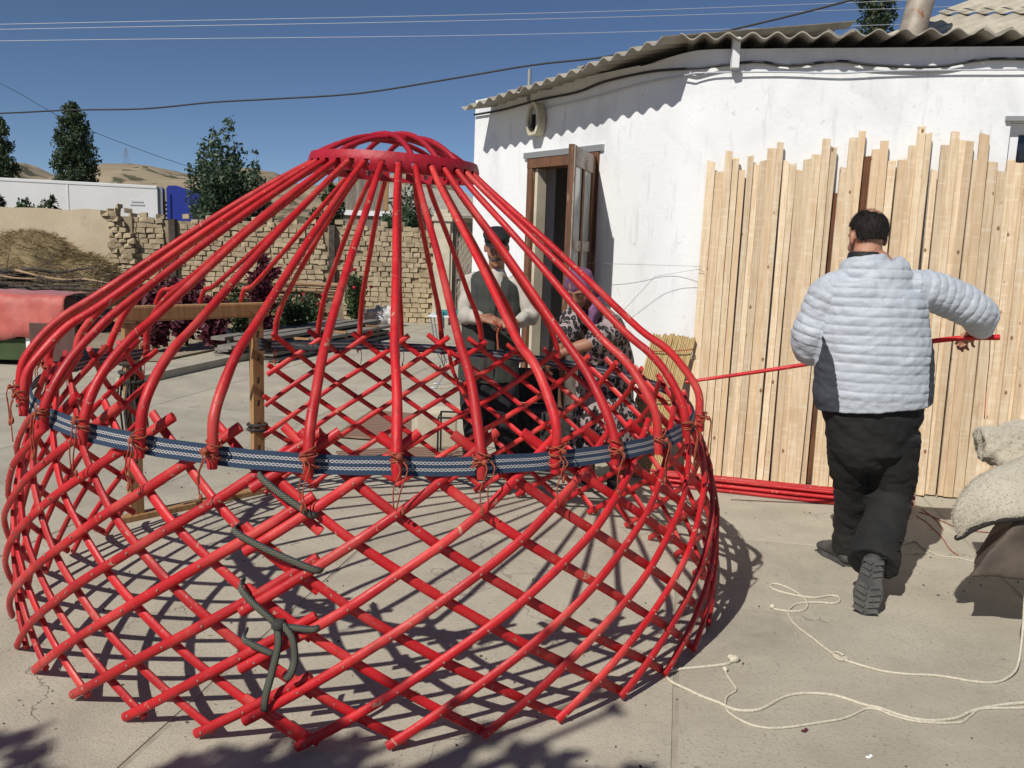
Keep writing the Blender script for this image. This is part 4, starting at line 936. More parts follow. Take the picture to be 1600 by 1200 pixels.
def tree(name, loc, h, wd, n, size, mt, label, shape='poplar', trunk_h=.2, group=None, clumps=40):
    o = empty(name, loc); tag(o, label, 'tree', group); cs = []
    tr = MB(); lean = random.uniform(-.03, .03) * h; tr.tube([(0, 0, 0), (lean * .3, 0, h * .3), (lean * .7, .02, h * (.6 if shape != 'shoots' else .4)), (lean, 0, h * (.95 if shape != 'shoots' else .55))], [h * .018 + .02, h * .014 + .015, h * .009 + .01, .006], 8, smooth=3); 
    if shape == 'shoots':
        for k in range(17):
            a = k * 2.4 + random.uniform(-.4, .4); rr = wd / 2 * math.sqrt((k + .3) / 17) * .95; top = Vector((rr * math.cos(a), rr * math.sin(a), h * (1.0 - .36 * (rr / (wd / 2)) ** 1.5) * random.uniform(.90, 1.0) if k else h)); b0 = Vector((0, 0, h * random.uniform(.15, .35))); tr.tube([b0, b0.lerp(top, .5) + Vector((top.x * .18, top.y * .18, 0)), top], [.022, .014, .004], 5, smooth=3)
            for q in range(10):
                f = .18 + .82 * q / 9; c = b0.lerp(top, f) + Vector((top.x * .18 * math.sin(f * 3.14), top.y * .18 * math.sin(f * 3.14), 0)); cs.append((c.x, c.y, c.z, 1.1 - .5 * f, wd * (.20 - .10 * f)))
        clumps = 0
    for k in range(clumps):
        f = (k + random.random()) / clumps; z = h * (trunk_h + (1 - trunk_h) * f)
        if shape == 'poplar': pr = math.sin(min(f * 1.9 + .25, math.pi * .5 + (f - .3) * 1.9)) ** .8 if f < .96 else .2; pr = float(np.interp(f, [0, .15, .35, .6, .8, .93, 1], [.7, .95, 1, .92, .72, .45, .15]))
        else: pr = max(.2, math.sin(math.pi * min(1, .12 + f * .86)) ** .7)
        a = random.uniform(0, 6.283); rr = wd / 2 * pr * math.sqrt(random.uniform(.02, .72)); c = Vector((rr * math.cos(a) + lean * f, rr * math.sin(a), z)); cs.append((c.x, c.y, c.z, pr + .2, wd * .16 * (pr + .35)))
        tr.tube([(lean * f * .8, 0, max(z - rr * (1.6 if shape == 'poplar' else .8) - .1, h * .08)), (c.x * .6, c.y * .6, z - rr * .3), c], [h * .006 + .004, h * .004 + .003, .003], 5)
    tr.build('trunk', M['trunk'], o, smooth=True)
    leaf_obj('crown', leaf_cloud(cs, n, wd * .2, size), mt, o); return o
random.seed(11)
def gY(px, Y): p = A(px, 380, Y); return Vector((p.x, p.y, 0))
def hz_(px, py, Y): return A(px, py, Y).z
tree('poplar_tree', gY(122, 60), hz_(122, 162, 60), 3.1, 17000, .24, M['leaf_poplar'], 'dense dark poplar standing behind the white trailer', clumps=150, trunk_h=.05)
tree('poplar_tree', gY(2, 58), hz_(0, 182, 58), 2.4, 11000, .24, M['leaf_poplar'], 'dark poplar cut off by the left edge of the view', clumps=110, trunk_h=.05)
tree('young_tree', gY(352, 21), hz_(365, 192, 21), 2.0, 8500, .13, M['leaf_ash'], 'leafy young tree growing beside the blue truck cab', 'shoots', .16, clumps=46)
tree('young_tree', gY(398, 21.4), hz_(400, 238, 21.4), 1.0, 2600, .12, M['leaf_ash'], 'slim lower tree at the right side of the leafy young tree', 'shoots', .2, clumps=20)
tree('young_tree', gY(512, 20.6), hz_(512, 285, 20.6), 1.0, 2600, .12, M['leaf'], 'small bushy tree left of the grey board shed', 'round', .15, clumps=26)
tree('young_tree', gY(637, 20.0), hz_(637, 282, 20.0), 1.4, 5600, .11, M['leaf_ash'], 'bushy tree showing under the crown, right of the board shed', 'shoots', .12, clumps=34)
tree('poplar_tree', gY(1336, 40), hz_(1336, -190, 40), 2.1, 11000, .20, M['leaf_poplar'], 'poplar top rising behind the corrugated house roof', clumps=110, trunk_h=.2)
for k, (px, py, w_) in enumerate(((5, 303, .5), (48, 312, .8), (78, 306, .55))):
    o = tree('wall_shrub', gY(px, 18.3), hz_(px, py, 18.3), w_, 260, .11, M['leaf_dark'], ['small shrub peeping over the wall at the left edge', 'low shrub peeping over the plastered wall, middle of three', 'taller sprig peeping over the wall nearest the brick pier'][k], 'round', .78, 'shrubs peeping over the wall', clumps=10); o['category'] = 'shrub'

# white trailer and blue tractor
T0, T1 = A(247, 330, 40.5), A(-420, 330, 35.2); T0.z = T1.z = 0; tdv = (T1 - T0).normalized(); tn = Vector((-tdv.y, tdv.x, 0)); tn = tn if tn.y < 0 else -tn; tl = (T1 - T0).length
trl = empty('semi_trailer', T0); tag(trl, 'long white refrigerated semi trailer parked beyond the mud wall', 'trailer'); rt_ = Matrix((tdv, -tn, Vector((0, 0, 1)))).transposed()
tz1 = hz_(240, 290, 40.5)
mb = MB(); mb.bbox(tdv * tl / 2 - tn * 1.25 + Vector((0, 0, (1.15 + tz1) / 2)), (tl, 2.5, tz1 - 1.15), rt_, bev=.03); mb.build('body', M['trailer'], trl)
for k in range(3): mb = MB(); mb.box(tdv * (tl * (k + .7) / 3) + tn * .012 + Vector((0, 0, (1.25 + tz1) / 2)), (.04, .02, tz1 - 1.5), rt_); mb.build('side_rib', M['trailer'], trl)
mb = MB(); mb.box(tdv * tl / 2 + tn * .015 + Vector((0, 0, tz1 - .08)), (tl - .1, .02, .1), rt_); mb.build('top_rail', M['trailer'], trl)
mb = MB(); mb.box(tdv * (-.11) - tn * 1.25 + Vector((0, 0, 2.6)), (.2, 2.3, 2.6), rt_); mb.build('cooling_unit', M['trailer_grey'], trl)
mb = MB()
for dx, dz, ww_ in ((.9, .0, .5), (.9, -.14, .62), (.9, -.55, .4)): mb.box(tdv * dx + tn * .028 + Vector((0, 0, tz1 - .75 + dz)), (ww_, .01, .07 if dz > -.2 else .05), rt_)
mb.build('lettering', M['signtext'], trl)
def wheel(nm, c, r, par, axis):
    mb = MB(); mb.tube([c - axis * .15, c + axis * .15], [r, r], 20); o = mb.build(nm, M['blackrubber'], par); mb = MB(); mb.tube([c - axis * .16, c + axis * .16], [r * .55, r * .55], 14); mb.build('rim', M['trailer_grey'], o); return o
for dx in (tl - 2.0, tl - 3.3, tl - 4.6): wheel('wheel', tdv * dx - tn * .25 + Vector((0, 0, .5)), .5, trl, tn)
mb = MB(); mb.box(tdv * tl / 2 - tn * 1.25 + Vector((0, 0, 1.0)), (tl - .6, .9, .28), rt_); mb.build('chassis', M['trailer_grey'], trl)
cabo = empty('truck_tractor', T0 - tdv * .38); tag(cabo, 'blue truck cab in front of the white trailer', 'truck')
fw = -tdv; z1 = hz_(262, 290, 40.8)
pf = [(0, 1.0), (0, z1 - .12), (.10, z1), (.45, z1 + .02), (1.1, z1 - .18), (2.0, z1 - .24), (2.25, z1 - 1.4), (2.35, 1.0)]
mb = MB(); mb.prism([fw * x - tn * .05 + Vector((0, 0, z)) for x, z in pf], -tn * 2.35); o = mb.build('cab', M['cab_blue'], cabo, fix=True)
mb = MB(); mb.prism([fw * x - tn * .0 + Vector((0, 0, z)) for x, z in ((1.1, z1 - 1.45), (1.1, z1 - .8), (1.75, z1 - .85), (2.0, z1 - 1.45))], -tn * .06); mb.build('side_window', M['darkglass'], o, fix=True)
mb = MB(); mb.prism([fw * x + tn * .02 + Vector((0, 0, z)) for x, z in ((.1, z1 - 1.75), (.1, z1 - 1.68), (2.2, z1 - 1.68), (2.2, z1 - 1.75))], -tn * .06); mb.prism([fw * x + tn * .02 + Vector((0, 0, z)) for x, z in ((.1, z1 - 1.5), (.1, z1 - .35), (.16, z1 - .35), (.16, z1 - 1.5))], -tn * .06); mb.build('trim', M['cab_blue'], o, fix=True)
mb = MB()
for k in range(9): mb.box(fw * -.12 - tn * .5 + Vector((0, 0, 1.6 + k * .2)), (.16, .7, .1), rt_)
mb.build('air_hoses', M['black'], cabo)
mb = MB(); mb.box(fw * .8 - tn * 1.2 + Vector((0, 0, .85)), (4.4, .9, .25), rt_); mb.build('chassis', M['trailer_grey'], cabo)
for dx in (-.8, 1.7): wheel('wheel', fw * dx - tn * .25 + Vector((0, 0, .5)), .5, cabo, tn)

# board shed and grey-roofed outbuilding
shed = empty('board_shed', gY(565, 23)); tag(shed, 'grey upright board shed behind the brick wall', 'shed')
sz = hz_(565, 272, 23); x0, x1 = gY(528, 23).x - shed.location.x, gY(600, 23).x - shed.location.x; nb = 13
for k in range(nb):
    x = x0 + (x1 - x0) * (k + .5) / nb; mb = MB(); mb.box((x, 0, (sz + 1.0) / 2 + random.uniform(-.03, .03)), ((x1 - x0) / nb - .008, .03, sz - .9), jit=.004); mb.build('board', M['greywood_v'], shed)
mb = MB(); mb.box(((x0 + x1) / 2, -.06, hz_(565, 333, 23)), (x1 - x0 + .3, .08, .13)); mb.build('beam', M['trailer'], shed)
mb = MB(); mb.box((x1 + .05, -.01, sz / 2), (.1, .1, sz)); mb.build('corner_post', M['palewood'], shed)
mb = MB(); mb.box(((x0 + x1) / 2, .9, .8), (x1 - x0 + .2, 1.7, 1.6)); mb.build('base_wall', M['adobe_plaster'], shed)
ob = empty('outbuilding', gY(650, 27)); tag(ob, 'low outbuilding with plain pale grey roof behind the bushy tree', 'building')
xa, xb = gY(590, 27).x - ob.location.x, gY(760, 27).x - ob.location.x; zt, ze = hz_(600, 282, 27), hz_(700, 335, 27)
mb = MB(); mb.prism([(xa, 0, 0), (xb, 0, 0), (xb, 0, ze - .1), (xa + .3, 0, ze - .1)], (0, 4, 0)); mb.build('wall', M['adobe_plaster'], ob, fix=True)
mb = MB(); mb.prism([(xa - .2, -.4, ze - .1), (xb + .2, -.4, ze - .1), (xb - .8, 2, zt - .2), (xa, 2, zt)], (0, .03, .06)); mb.build('roof', M['slate'], ob, fix=True)
# far pylon on the hill
py_ = A(197, 250, 335); mb = MB(); base = Vector((py_.x, py_.y, py_.z - 3.2))
for sx, sy in ((-1, -1), (1, -1), (1, 1), (-1, 1)): mb.tube([base + Vector((sx * 1.0, sy * 1.0, 0)), base + Vector((sx * .15, sy * .15, 7.6))], .07, 4)
for z, w_ in ((5.2, 1.8), (6.6, 1.3)): mb.tube([base + Vector((-w_, 0, z)), base + Vector((w_, 0, z))], .07, 4)
tag(mb.build('power_pylon', M['metal_grey']), 'tiny lattice power pylon on the far hill', 'pylon')

# overhead wires
for k, (pts, r_, lab) in enumerate((
    ([(-700, 55), (0, 38), (700, 24), (1120, 12), (1700, -12), (2600, -55)], .0042, 'uppermost pale overhead wire crossing the sky'),
    ([(-700, 62), (0, 46), (700, 33), (1120, 22), (1700, 2), (2600, -40)], .0042, 'second pale overhead wire from the top of the sky'),
    ([(-700, 78), (0, 64), (700, 56), (1120, 46), (1340, 40), (1700, 28), (2600, -10)], .0042, 'lowest of the three pale overhead wires'))):
    cable('overhead_wire', [A(x, y, 13.5) for x, y in pts], r_, M['wire_light'], lab, 'wire', 4, 5, 'pale overhead wires')
cable('overhead_cable', [A(-500, 176, 13), A(-200, 182, 12.6), A(0, 177, 12.3), A(110, 172, 12), A(225, 170, 11.8), A(330, 160, 11.5), A(420, 155, 11.3), A(560, 146, 11), A(700, 124, 10.6), A(830, 102, 10.3), A(930, 91, 10), A(1010, 76, 9.8), A(1150, 45, 9.5), A(1330, 0, 9.1), A(1600, -80, 8.6), A(1900, -190, 8)], .011, M['wire'], 'black service cable sagging from the left edge up over the roof', 'cable', 4, 6)
cable('thin_line', [A(-150, 70, 60), A(0, 130, 60), A(120, 195, 62), A(300, 262, 66), A(420, 290, 70)], .018, M['wire'], 'faint thin line slanting down past the poplar', 'wire', 4, 4)
# clothes line by the door
cable('clothes_line', [LP(893, 411, .16), LP(990, 413, .15), RP(1097, 416, .15)], .0015, M['metal_grey'], 'taut wire line from the doorway to the first board', 'wire', 4, 5)
cable('stay_wire', [LP(965, 508, .05), LP(985, 486, .08), LP(1045, 432, .14), RP(1097, 419, .15)], .0016, M['metal_grey'], 'thin bent wire slanting down from the first board', 'wire', 0, 5)

# ================================================================ YARD BACKGROUND
# hay
random.seed(3)
hay = empty('hay_heap', A(55, 400, 16.55)); hay.location.z = 0; tag(hay, 'heap of dry brown hay against the plastered wall', 'hay')
lumps = [((-1.9, .2, .70), (1.5, .7, .92)), ((-.2, .2, .62), (1.1, .7, 1.0)), ((.75, .15, .5), (.85, .6, .72)), ((-3.3, .2, .7), (1.4, .7, .95))]
mb = MB()
for c, r_ in lumps: mb.ell(c, r_, seg=20, rings=12)
solid('heap', mb, M['hay'], hay, .06, 2, wrinkle(3, .06))
V = []
for k in range(26000):
    c, r_ = random.choice(lumps); a = random.uniform(0, 6.283); b_ = math.acos(random.uniform(-.1, 1)); p = Vector((c[0] + r_[0] * math.sin(b_) * math.cos(a), c[1] + r_[1] * math.sin(b_) * math.sin(a), c[2] + r_[2] * math.cos(b_)))
    if p.y > .5: continue
    d = Vector((random.gauss(0, 1), random.gauss(-.3, .5), random.gauss(-.02, .30))).normalized() * random.uniform(.05, .20); s_ = d.cross(Vector((random.gauss(0, 1), 1, random.gauss(0, 1)))).normalized() * .0035
    p = p + Vector((random.gauss(0, .03), random.gauss(0, .03), random.gauss(0, .03))); mid = p + d * .5 + Vector((0, 0, .008)); V += [p - s_, p + s_, mid + s_, p + d]
V = np.array([tuple(v) for v in V]); tag(leaf_obj('straws', V, M['hay'], hay), kind='stuff')
# brush pile
bp = empty('brush_pile', A(90, 450, 14.0)); bp.location.z = 0; tag(bp, 'dark pile of cut branches and poles below the hay', 'branches')
for k in range(54):
    y = random.uniform(-.5, .5); z = random.uniform(.08, 1.0) * (1 - .35 * abs(y)); x0 = random.uniform(-3.2, -.2); L_ = random.uniform(1.2, 2.6); r_ = random.uniform(.012, .045); tilt = random.uniform(-.22, .12)
    if x0 + L_ > 1.25: L_ = 1.25 - x0
    pts = [Vector((x0 + L_ * f, y + random.uniform(-.06, .06) + f * random.uniform(-.3, .3), max(r_, z + tilt * f * L_ * .5 + random.uniform(-.03, .05)))) for f in np.linspace(0, 1, 6)]
    mb = MB(); mb.tube(pts, [r_, r_, r_ * .9, r_ * .8, r_ * .6, r_ * .35], 6, smooth=2); mb.build('branch', M['branch'] if k % 6 else M['log'], bp, smooth=True)
tw = MB()
for k in range(500):
    p = Vector((random.uniform(-3, 1.4), random.uniform(-.55, .4), random.uniform(.3, 1.1))); d = Vector((random.gauss(0, 1), random.gauss(0, .4), random.gauss(.1, .4))).normalized() * random.uniform(.2, .5); tw.tube([p, p + d * .5 + Vector((0, 0, random.uniform(-.03, .03))), p + d], [.005, .004, .002], 3, caps=False)
tag(tw.build('twigs', M['branch'], bp), kind='stuff')
# black mound added for the shade and dark logs under the branches
mb = MB(); mb.ell((-1.2, -.15, .25), (2.2, .7, .5), seg=24, rings=12); solid('shade_mound', mb, M['black'], bp, .06, 2, wrinkle(2.5, .12))
# covered settee on the left
st = empty('settee', A(40, 500, 10.5)); st.location.z = 0; tag(st, 'settee under a shiny coral red cover at the left edge', 'settee')
sx1 = A(104, 500, 10.3).x - st.location.x
mb = MB(); mb.bbox((sx1 - 1.25, -.28, .20), (2.0, .06, .27), bev=.01); mb.build('front_panel', M['greenpaint'], st)
mb = MB(); mb.bbox((sx1 - 1.25, .15, .22), (1.96, .75, .28), bev=.02); mb.build('seat_box', M['brownboard'], st)
mb = MB(); mb.bbox((sx1 - .10, -.34, .30), (.55, .03, .46), bev=.006); mb.build('loose_panel', M['brownboard'], st)
mb = MB(); mb.box((sx1 - .41, -.32, .2), (.05, .02, .3)); mb.build('white_edge', M['whitepvc'], st)
for dx in (-2.1, -.4): mb = MB(); mb.box((sx1 + dx, .0, .04), (.08, .5, .08)); mb.build('foot', M['oldwood'], st)
nx, ny = 40, 16; vs = []; fs = []
for j in range(ny):
    f = j / (ny - 1)
    for i in range(nx):
        x = sx1 - 2.3 + 2.32 * i / (nx - 1)
        if f < .45: y, z = -.36 + .10 * (f / .45), .33 + .52 * (f / .45) ** .8
        else: y, z = -.26 + .85 * (f - .45) / .55, .85 + .03 * math.sin((f - .45) / .55 * math.pi)
        fold = .035 * noise.noise(Vector((x * 4 + f * 2, f * 1.2, 0))) + .03 * noise.noise(Vector((x * 12 + f * 5, f * 1.6, 4)))
        vs.append((x + .02 * noise.noise(Vector((0, f * 5, i * .1))), y - fold, z + fold * .5 + (.02 * math.sin(x * 9) if f == 0 else 0)))
fs = [(j * nx + i, j * nx + i + 1, (j + 1) * nx + i + 1, (j + 1) * nx + i) for j in range(ny - 1) for i in range(nx - 1)]
mb = MB(); mb.add(vs, fs); o = mb.build('cover', M['redcloth'], st, smooth=True); sm = o.modifiers.new('t', 'SOLIDIFY'); sm.thickness = .012
mb = MB(); mb.bbox((sx1 - 1.2, .32, .56), (1.95, .4, .5), bev=.05); mb.build('backrest', M['brownboard'], st)
# pale log stack by the brick wall
lg = A(425, 450, 15.2); lg.z = 0
lay = [(0, 6), (1, 6), (2, 5), (3, 5), (4, 4), (5, 3)]; cnt = 0
for row, n_ in lay:
    for q in range(n_):
        if row < 3 and q > 1: continue
        r_ = random.uniform(.042, .056); L_ = random.uniform(1.3, 1.9); y = -.1 + q * .115 + (row % 2) * .055; z = .10 + .32 + row * .098 if False else .055 + row * .105 + .28
        x0 = lg.x - .75 + random.uniform(-.15, .15); mb = MB(); mb.tube([(0, 0, 0), (L_ * .5, random.uniform(-.02, .02), random.uniform(-.008, .008)), (L_, 0, 0)], [r_, r_ * .95, r_ * .85], 10, smooth=2)
        o = mb.build('log', M['log'], smooth=True, sharp=50); o.location = (x0, lg.y + y, z); cnt += 1
        tag(o, f'peeled pole, {ordw(row)} layer from the bottom, {ordw(q)} from the front, in stack by brick wall', 'log', 'peeled poles stacked by the brick wall')
for dx in (-.6, .5): 
    mb = MB(); mb.bbox((lg.x + dx, lg.y + .1, .14), (.16, .7, .275), bev=.02); tag(mb.build('support_block', M['adobe']), ['mud block under the left end of the pole stack', 'mud block under the right end of the pole stack'][0 if dx < 0 else 1], 'block')
# plants
def plant(name, loc, h, wd, n, size, mt, label, cat='plant', flowers=0, group=None, asp=.5):
    o = empty(name, loc); tag(o, label, cat, group); stx = MB(); cs = []
    for k in range(9):
        a = random.uniform(0, 6.283); rr = wd / 2 * random.uniform(.1, .8); hh = h * random.uniform(.65, 1); stx.tube([(0, 0, 0), (rr * .4 * math.cos(a), rr * .4 * math.sin(a), hh * .5), (rr * math.cos(a), rr * math.sin(a), hh)], [.012, .009, .004], 5)
        for f in (.35, .55, .75, .95): cs.append((rr * f * math.cos(a), rr * f * math.sin(a), hh * f, 1, wd * .20))
    stx.build('stem', M['trunk'], o); leaf_obj('foliage', leaf_cloud(cs, n, wd * .2, size, asp, .3), mt, o)
    for k in range(flowers):
        a = random.uniform(0, 6.283); rr = wd / 2 * random.uniform(.2, .9); mb = MB(); c = Vector((rr * math.cos(a), rr * math.sin(a) - .05, h * random.uniform(.75, 1.08)))
        for q in range(9):
            b_ = random.uniform(0, 6.28); e_ = random.uniform(.2, 1); mb.ell(c + Vector((.022 * math.cos(b_) * e_, .022 * math.sin(b_) * e_, .012 * e_)), (.022, .022, .03), Matrix.Rotation(random.uniform(-.5, .5), 3, 'X'), 7, 5)
        mb.build('flower', M['petal'], o, smooth=True)
    return o
plant('amaranth', gY(235, 11.6), .92, .75, 900, .13, M['amaranth'], 'dark red amaranth seen over the left end of the door lintel')
plant('amaranth', gY(288, 12.4), 1.05, .8, 900, .13, M['amaranth'], 'dark red amaranth behind the middle of the door lintel')
plant('amaranth', gY(335, 11.9), .8, .6, 700, .12, M['amaranth'], 'low dark red amaranth framed by the yurt door opening')
plant('amaranth', gY(408, 12.6), 1.42, .62, 1100, .12, M['amaranth'], 'tallest dark red amaranth with upright plume near the log stack')
plant('garden_bush', gY(455, 13.4), .8, .8, 900, .09, M['leaf_dark'], 'low green bush right of the tallest amaranth', 'bush')
plant('garden_bush', gY(372, 13.2), .95, .9, 800, .08, M['leaf_dark'], 'green undergrowth between the amaranths and the log stack', 'bush')
plant('rose_bush', gY(556, 16.4), 1.02, .75, 1500, .075, M['leaf'], 'rose bush with red blooms in front of the brick wall', 'rose bush', 6, 'rose bushes')
plant('rose_bush', gY(494, 15.0), .66, .7, 1000, .075, M['leaf_dark'], 'lower rose bush with scattered red blooms beside the stacked boards', 'rose bush', 6, 'rose bushes')
# raised bed wall, kerb
mb = MB(); a_, b_ = gY(440, 16.0), gY(536, 16.3); mb.beam(a_ + Vector((0, 0, .24)), b_ + Vector((0, 0, .24)), .3, .48); tag(mb.build('bed_wall', M['mortar']), 'low mud wall of the flower bed behind the grey boards', 'wall')
mb = MB(); a_, b_ = G(262, 588), G(405, 556); dk = (b_ - a_).normalized(); mb.beam(a_ - dk * .8 + Vector((0, 0, .045)), b_ + Vector((0, 0, .045)), .16, .09); tag(mb.build('kerb', M['concrete']), 'low concrete kerb seen through the yurt door opening', 'kerb')
# garden soil
mb = MB(); mb.prism([G(-60, 560) + Vector((0, 0, .012)), G(250, 566) + Vector((0, 0, .012)), G(395, 536) + Vector((0, 0, .012)), gY(540, 17.6) + Vector((0, 0, .012)), gY(-100, 14.5) + Vector((0, 0, .012))], (0, 0, .02)); tag(mb.build('garden_soil', M['earth']), kind='structure')
# stacked grey boards
random.seed(9)
ba, bb = Vector((-3.55, 11.2, 0)), Vector((-2.45, 15.2, 0)); bd = (bb - ba).normalized(); bn = Vector((bd.y, -bd.x, 0)); idx = 0
for row in range(4):
    for q in range(4 - (row == 3)):
        L_ = random.uniform(3.4, 4.2); off = random.uniform(-.25, .25); c = ba.lerp(bb, .5) + bd * off + bn * (-.42 + q * .25 + random.uniform(-.03, .03)) + Vector((0, 0, .045 + row * .078))
        mb = MB(); mb.beam(-bd * L_ / 2, bd * L_ / 2 + Vector((0, 0, random.uniform(-.006, .006))), .21, .045); o = mb.build('grey_board', M['greywood']); o.location = c
        tag(o, f'weathered grey board, {ordw(row)} layer up and {ordw(q)} from left in low stack', 'board', 'grey boards stacked in the yard')
for row in range(4):
    for f in (.22, .5, .78):
        mb = MB(); c = ba.lerp(bb, f) + Vector((0, 0, .011 + row * .078)); mb.beam(c - bn * .52, c + bn * .44, .04, .022 if row == 0 else .030); o = mb.build('spacer', M['palewood']); tag(o, f'thin spacer stick, {ordw(row)} layer up, {["near", "middle", "far"][int(f * 3.1)]} part of grey board stack', 'stick', 'spacers in the board stack')
# bags and rags
for k, (px, py, r_, mt, lab) in enumerate(((588, 500, .26, 'rag', 'crumpled pinkish white sack at the foot of the brick wall'), (604, 504, .27, 'plasticbag', 'clear crumpled plastic bag right of the pinkish sack'))):
    p = G(px, py + 2); p = Vector((p.x, min(p.y, 16.9), 0)); p.x = A(px, py, p.y).x; mb = MB(); mb.ell((0, 0, r_ * .62), (r_, r_ * .8, r_ * .72), seg=18, rings=10); mb.ell((.05, 0, r_ * 1.25), (r_ * .3, r_ * .25, r_ * .35)); o = solid('sack' if k == 0 else 'plastic_bag', mb, M[mt], None, .02, 1, wrinkle(9, .09, k * 7)); o.location = p; tag(o, lab, 'bag')
for k, (px, py, sx, lab) in enumerate(((418, 536, .45, 'pinkish rags in a heap left of the grey boards'), (356, 530, .30, 'pink cloth bundle lying in the doorway view'), (312, 528, .32, 'grey torn sack end lying by the amaranths'))):
    p = G(px, py + 5); mb = MB()
    for q in range(4): mb.ell((random.uniform(-sx, sx) * .6, random.uniform(-.1, .1), random.uniform(.05, .14)), (sx * .45, .14, .10), Matrix.Rotation(random.uniform(0, 3), 3, 'Z'))
    o = solid('rags', mb, M['rag' if k < 2 else 'cream'], None, .02, 1, wrinkle(9, .06, k * 3)); o.location = (p.x, p.y, .0); tag(o, lab, 'cloth')
# small folding table with teal things
tb_ = A(700, 493, 9.7); ft = empty('folding_table', (tb_.x, tb_.y, 0)); tag(ft, 'small folding table on thin bent chrome legs behind the man', 'table'); tz = tb_.z
mb = MB(); mb.bbox((.05, 0, tz), (.52, .40, .02), bev=.006); mb.build('tabletop', M['trailer'], ft)
for sy in (-.17, .17):
    mb = MB(); mb.tube([(-.18, sy, tz - .012), (-.12, sy, tz * .55), (.12, sy, .012), (.2, sy, .012)], .010, 6); mb.build('leg', M['chrome'], ft); mb = MB(); mb.tube([(.25, sy * .9, tz - .012), (.06, sy * .9, tz * .4), (-.10, sy * .9, .012), (-.16, sy * .9, .012)], .010, 6); mb.build('leg', M['chrome'], ft)
mb = MB(); mb.bbox((.02, -.05, 0), (.30, .16, .05), bev=.01); mb.tube([(-.06, -.17, .01), (-.06, -.19, -.05), (-.05, -.20, -.17)], [.03, .035, .03], 8); o = mb.build('teal_cloth', M['teal']); o.location = ft.location + Vector((0, 0, tz + .037)); tag(o, 'teal cloth hanging over the edge of the folding table', 'cloth')
# striped slat mats, cream block, dark crate
for k, (poly, lab) in enumerate((([(522, 682), (580, 643), (646, 648), (646, 692)], 'brown striped slat mat on the ground behind the yurt, farther one'), ([(525, 708), (640, 700), (742, 708), (740, 735), (560, 735)], 'brown striped slat mat on the ground, nearer one'))):
    P = [G(x, y, .014) for x, y in poly]; c = sum(P, Vector()) / len(P); mb = MB(); mb.prism([p - c for p in P], (0, 0, .016)); o = mb.build('slat_mat', M['striped'], fix=True); o.location = c; tag(o, lab, 'mat', 'striped slat mats')
p = G(676, 700); mb = MB(); mb.bbox((0, 0, .15), (.34, .24, .30), Matrix.Rotation(.25, 3, 'Z'), bev=.02); o = mb.build('cream_block', M['cream'], smooth=False); o.location = (p.x, p.y + .1, 0); tag(o, 'rough cream coloured block left of the man in dark trousers', 'block')
cr = empty('wire_stool', (-.42, 6.35, 0)); tag(cr, 'small stool frame of black wire beside the cream block', 'stool')
for sx in (-.12, .12): mb = MB(); mb.tube([(sx, -.14, .008), (sx, -.12, .34), (sx, .12, .34), (sx, .14, .008)], .008, 6); mb.build('leg_hoop', M['black'], cr)
mb = MB(); mb.tube([(-.12, -.12, .34), (.12, -.12, .34)], .008, 6); mb.tube([(-.12, .12, .34), (.12, .12, .34)], .008, 6); mb.build('crossbar', M['black'], cr)
ch = empty('dark_chair', (.22, 6.35, 0)); tag(ch, 'dark box seat between the standing man and the stooping woman', 'seat')
mb = MB(); mb.bbox((0, 0, .22), (.48, .42, .40), bev=.02); mb.build('box', M['blackrag'], ch); mb = MB(); mb.bbox((.02, .19, .56), (.40, .04, .27), bev=.01); mb.build('backrest', M['blackrag'], ch)
for sx in (-.2, .2):
    for sy in (-.17, .17): mb = MB(); mb.box((sx, sy, .01), (.04, .04, .02)); mb.build('foot', M['black'], ch)
# door step
mb = MB(); c = HC + uL * (-(du0 + du1) / 2) + nL * .22; mb.bbox((c.x, c.y, .11), (.9, .42, .22), Matrix.Rotation(math.atan2(uL.y, uL.x), 3, 'Z'), bev=.02); tag(mb.build('door_step', M['cream']), 'cream plastered step below the open house door', 'step')
# reed screen leaning at the corner
rs = empty('reed_screen', (1.0, 6.0, 0)); tag(rs, 'rolled straw yellow reed screen leaning at the house corner', 'reed screen')
rb, rt2 = Vector((.93, 6.02, 0)) - rs.location, Vector((1.16, 6.16, 1.02)) - rs.location; mb = MB(); e1 = uR.lerp(-uL, .35).normalized()
for k in range(46):
    f = k / 45 - .5; r_ = .007; dpt = .03 * math.cos(f * math.pi) * (1 if k % 2 else -1); q0 = rb + e1 * (f * .30) + Vector((0, -dpt, .005)); q1 = rt2 + e1 * (f * .31) + Vector((0, -dpt, random.uniform(-.012, .012) + .008 * math.cos(f * 9))); mb.tube([q0, q1], r_, 5)
mb.build('reeds', M['reed'], rs)
for f in (.2, .55, .9):
    c = rb.lerp(rt2, f); mb = MB(); mb.tube([c + e1 * (.165 * math.cos(a)) + Vector((0, .075 * math.sin(a), .02 * math.cos(a))) for a in np.linspace(0, 6.283, 20)], .004, 5, caps=False); mb.build('binding', M['cord_orange'], rs)

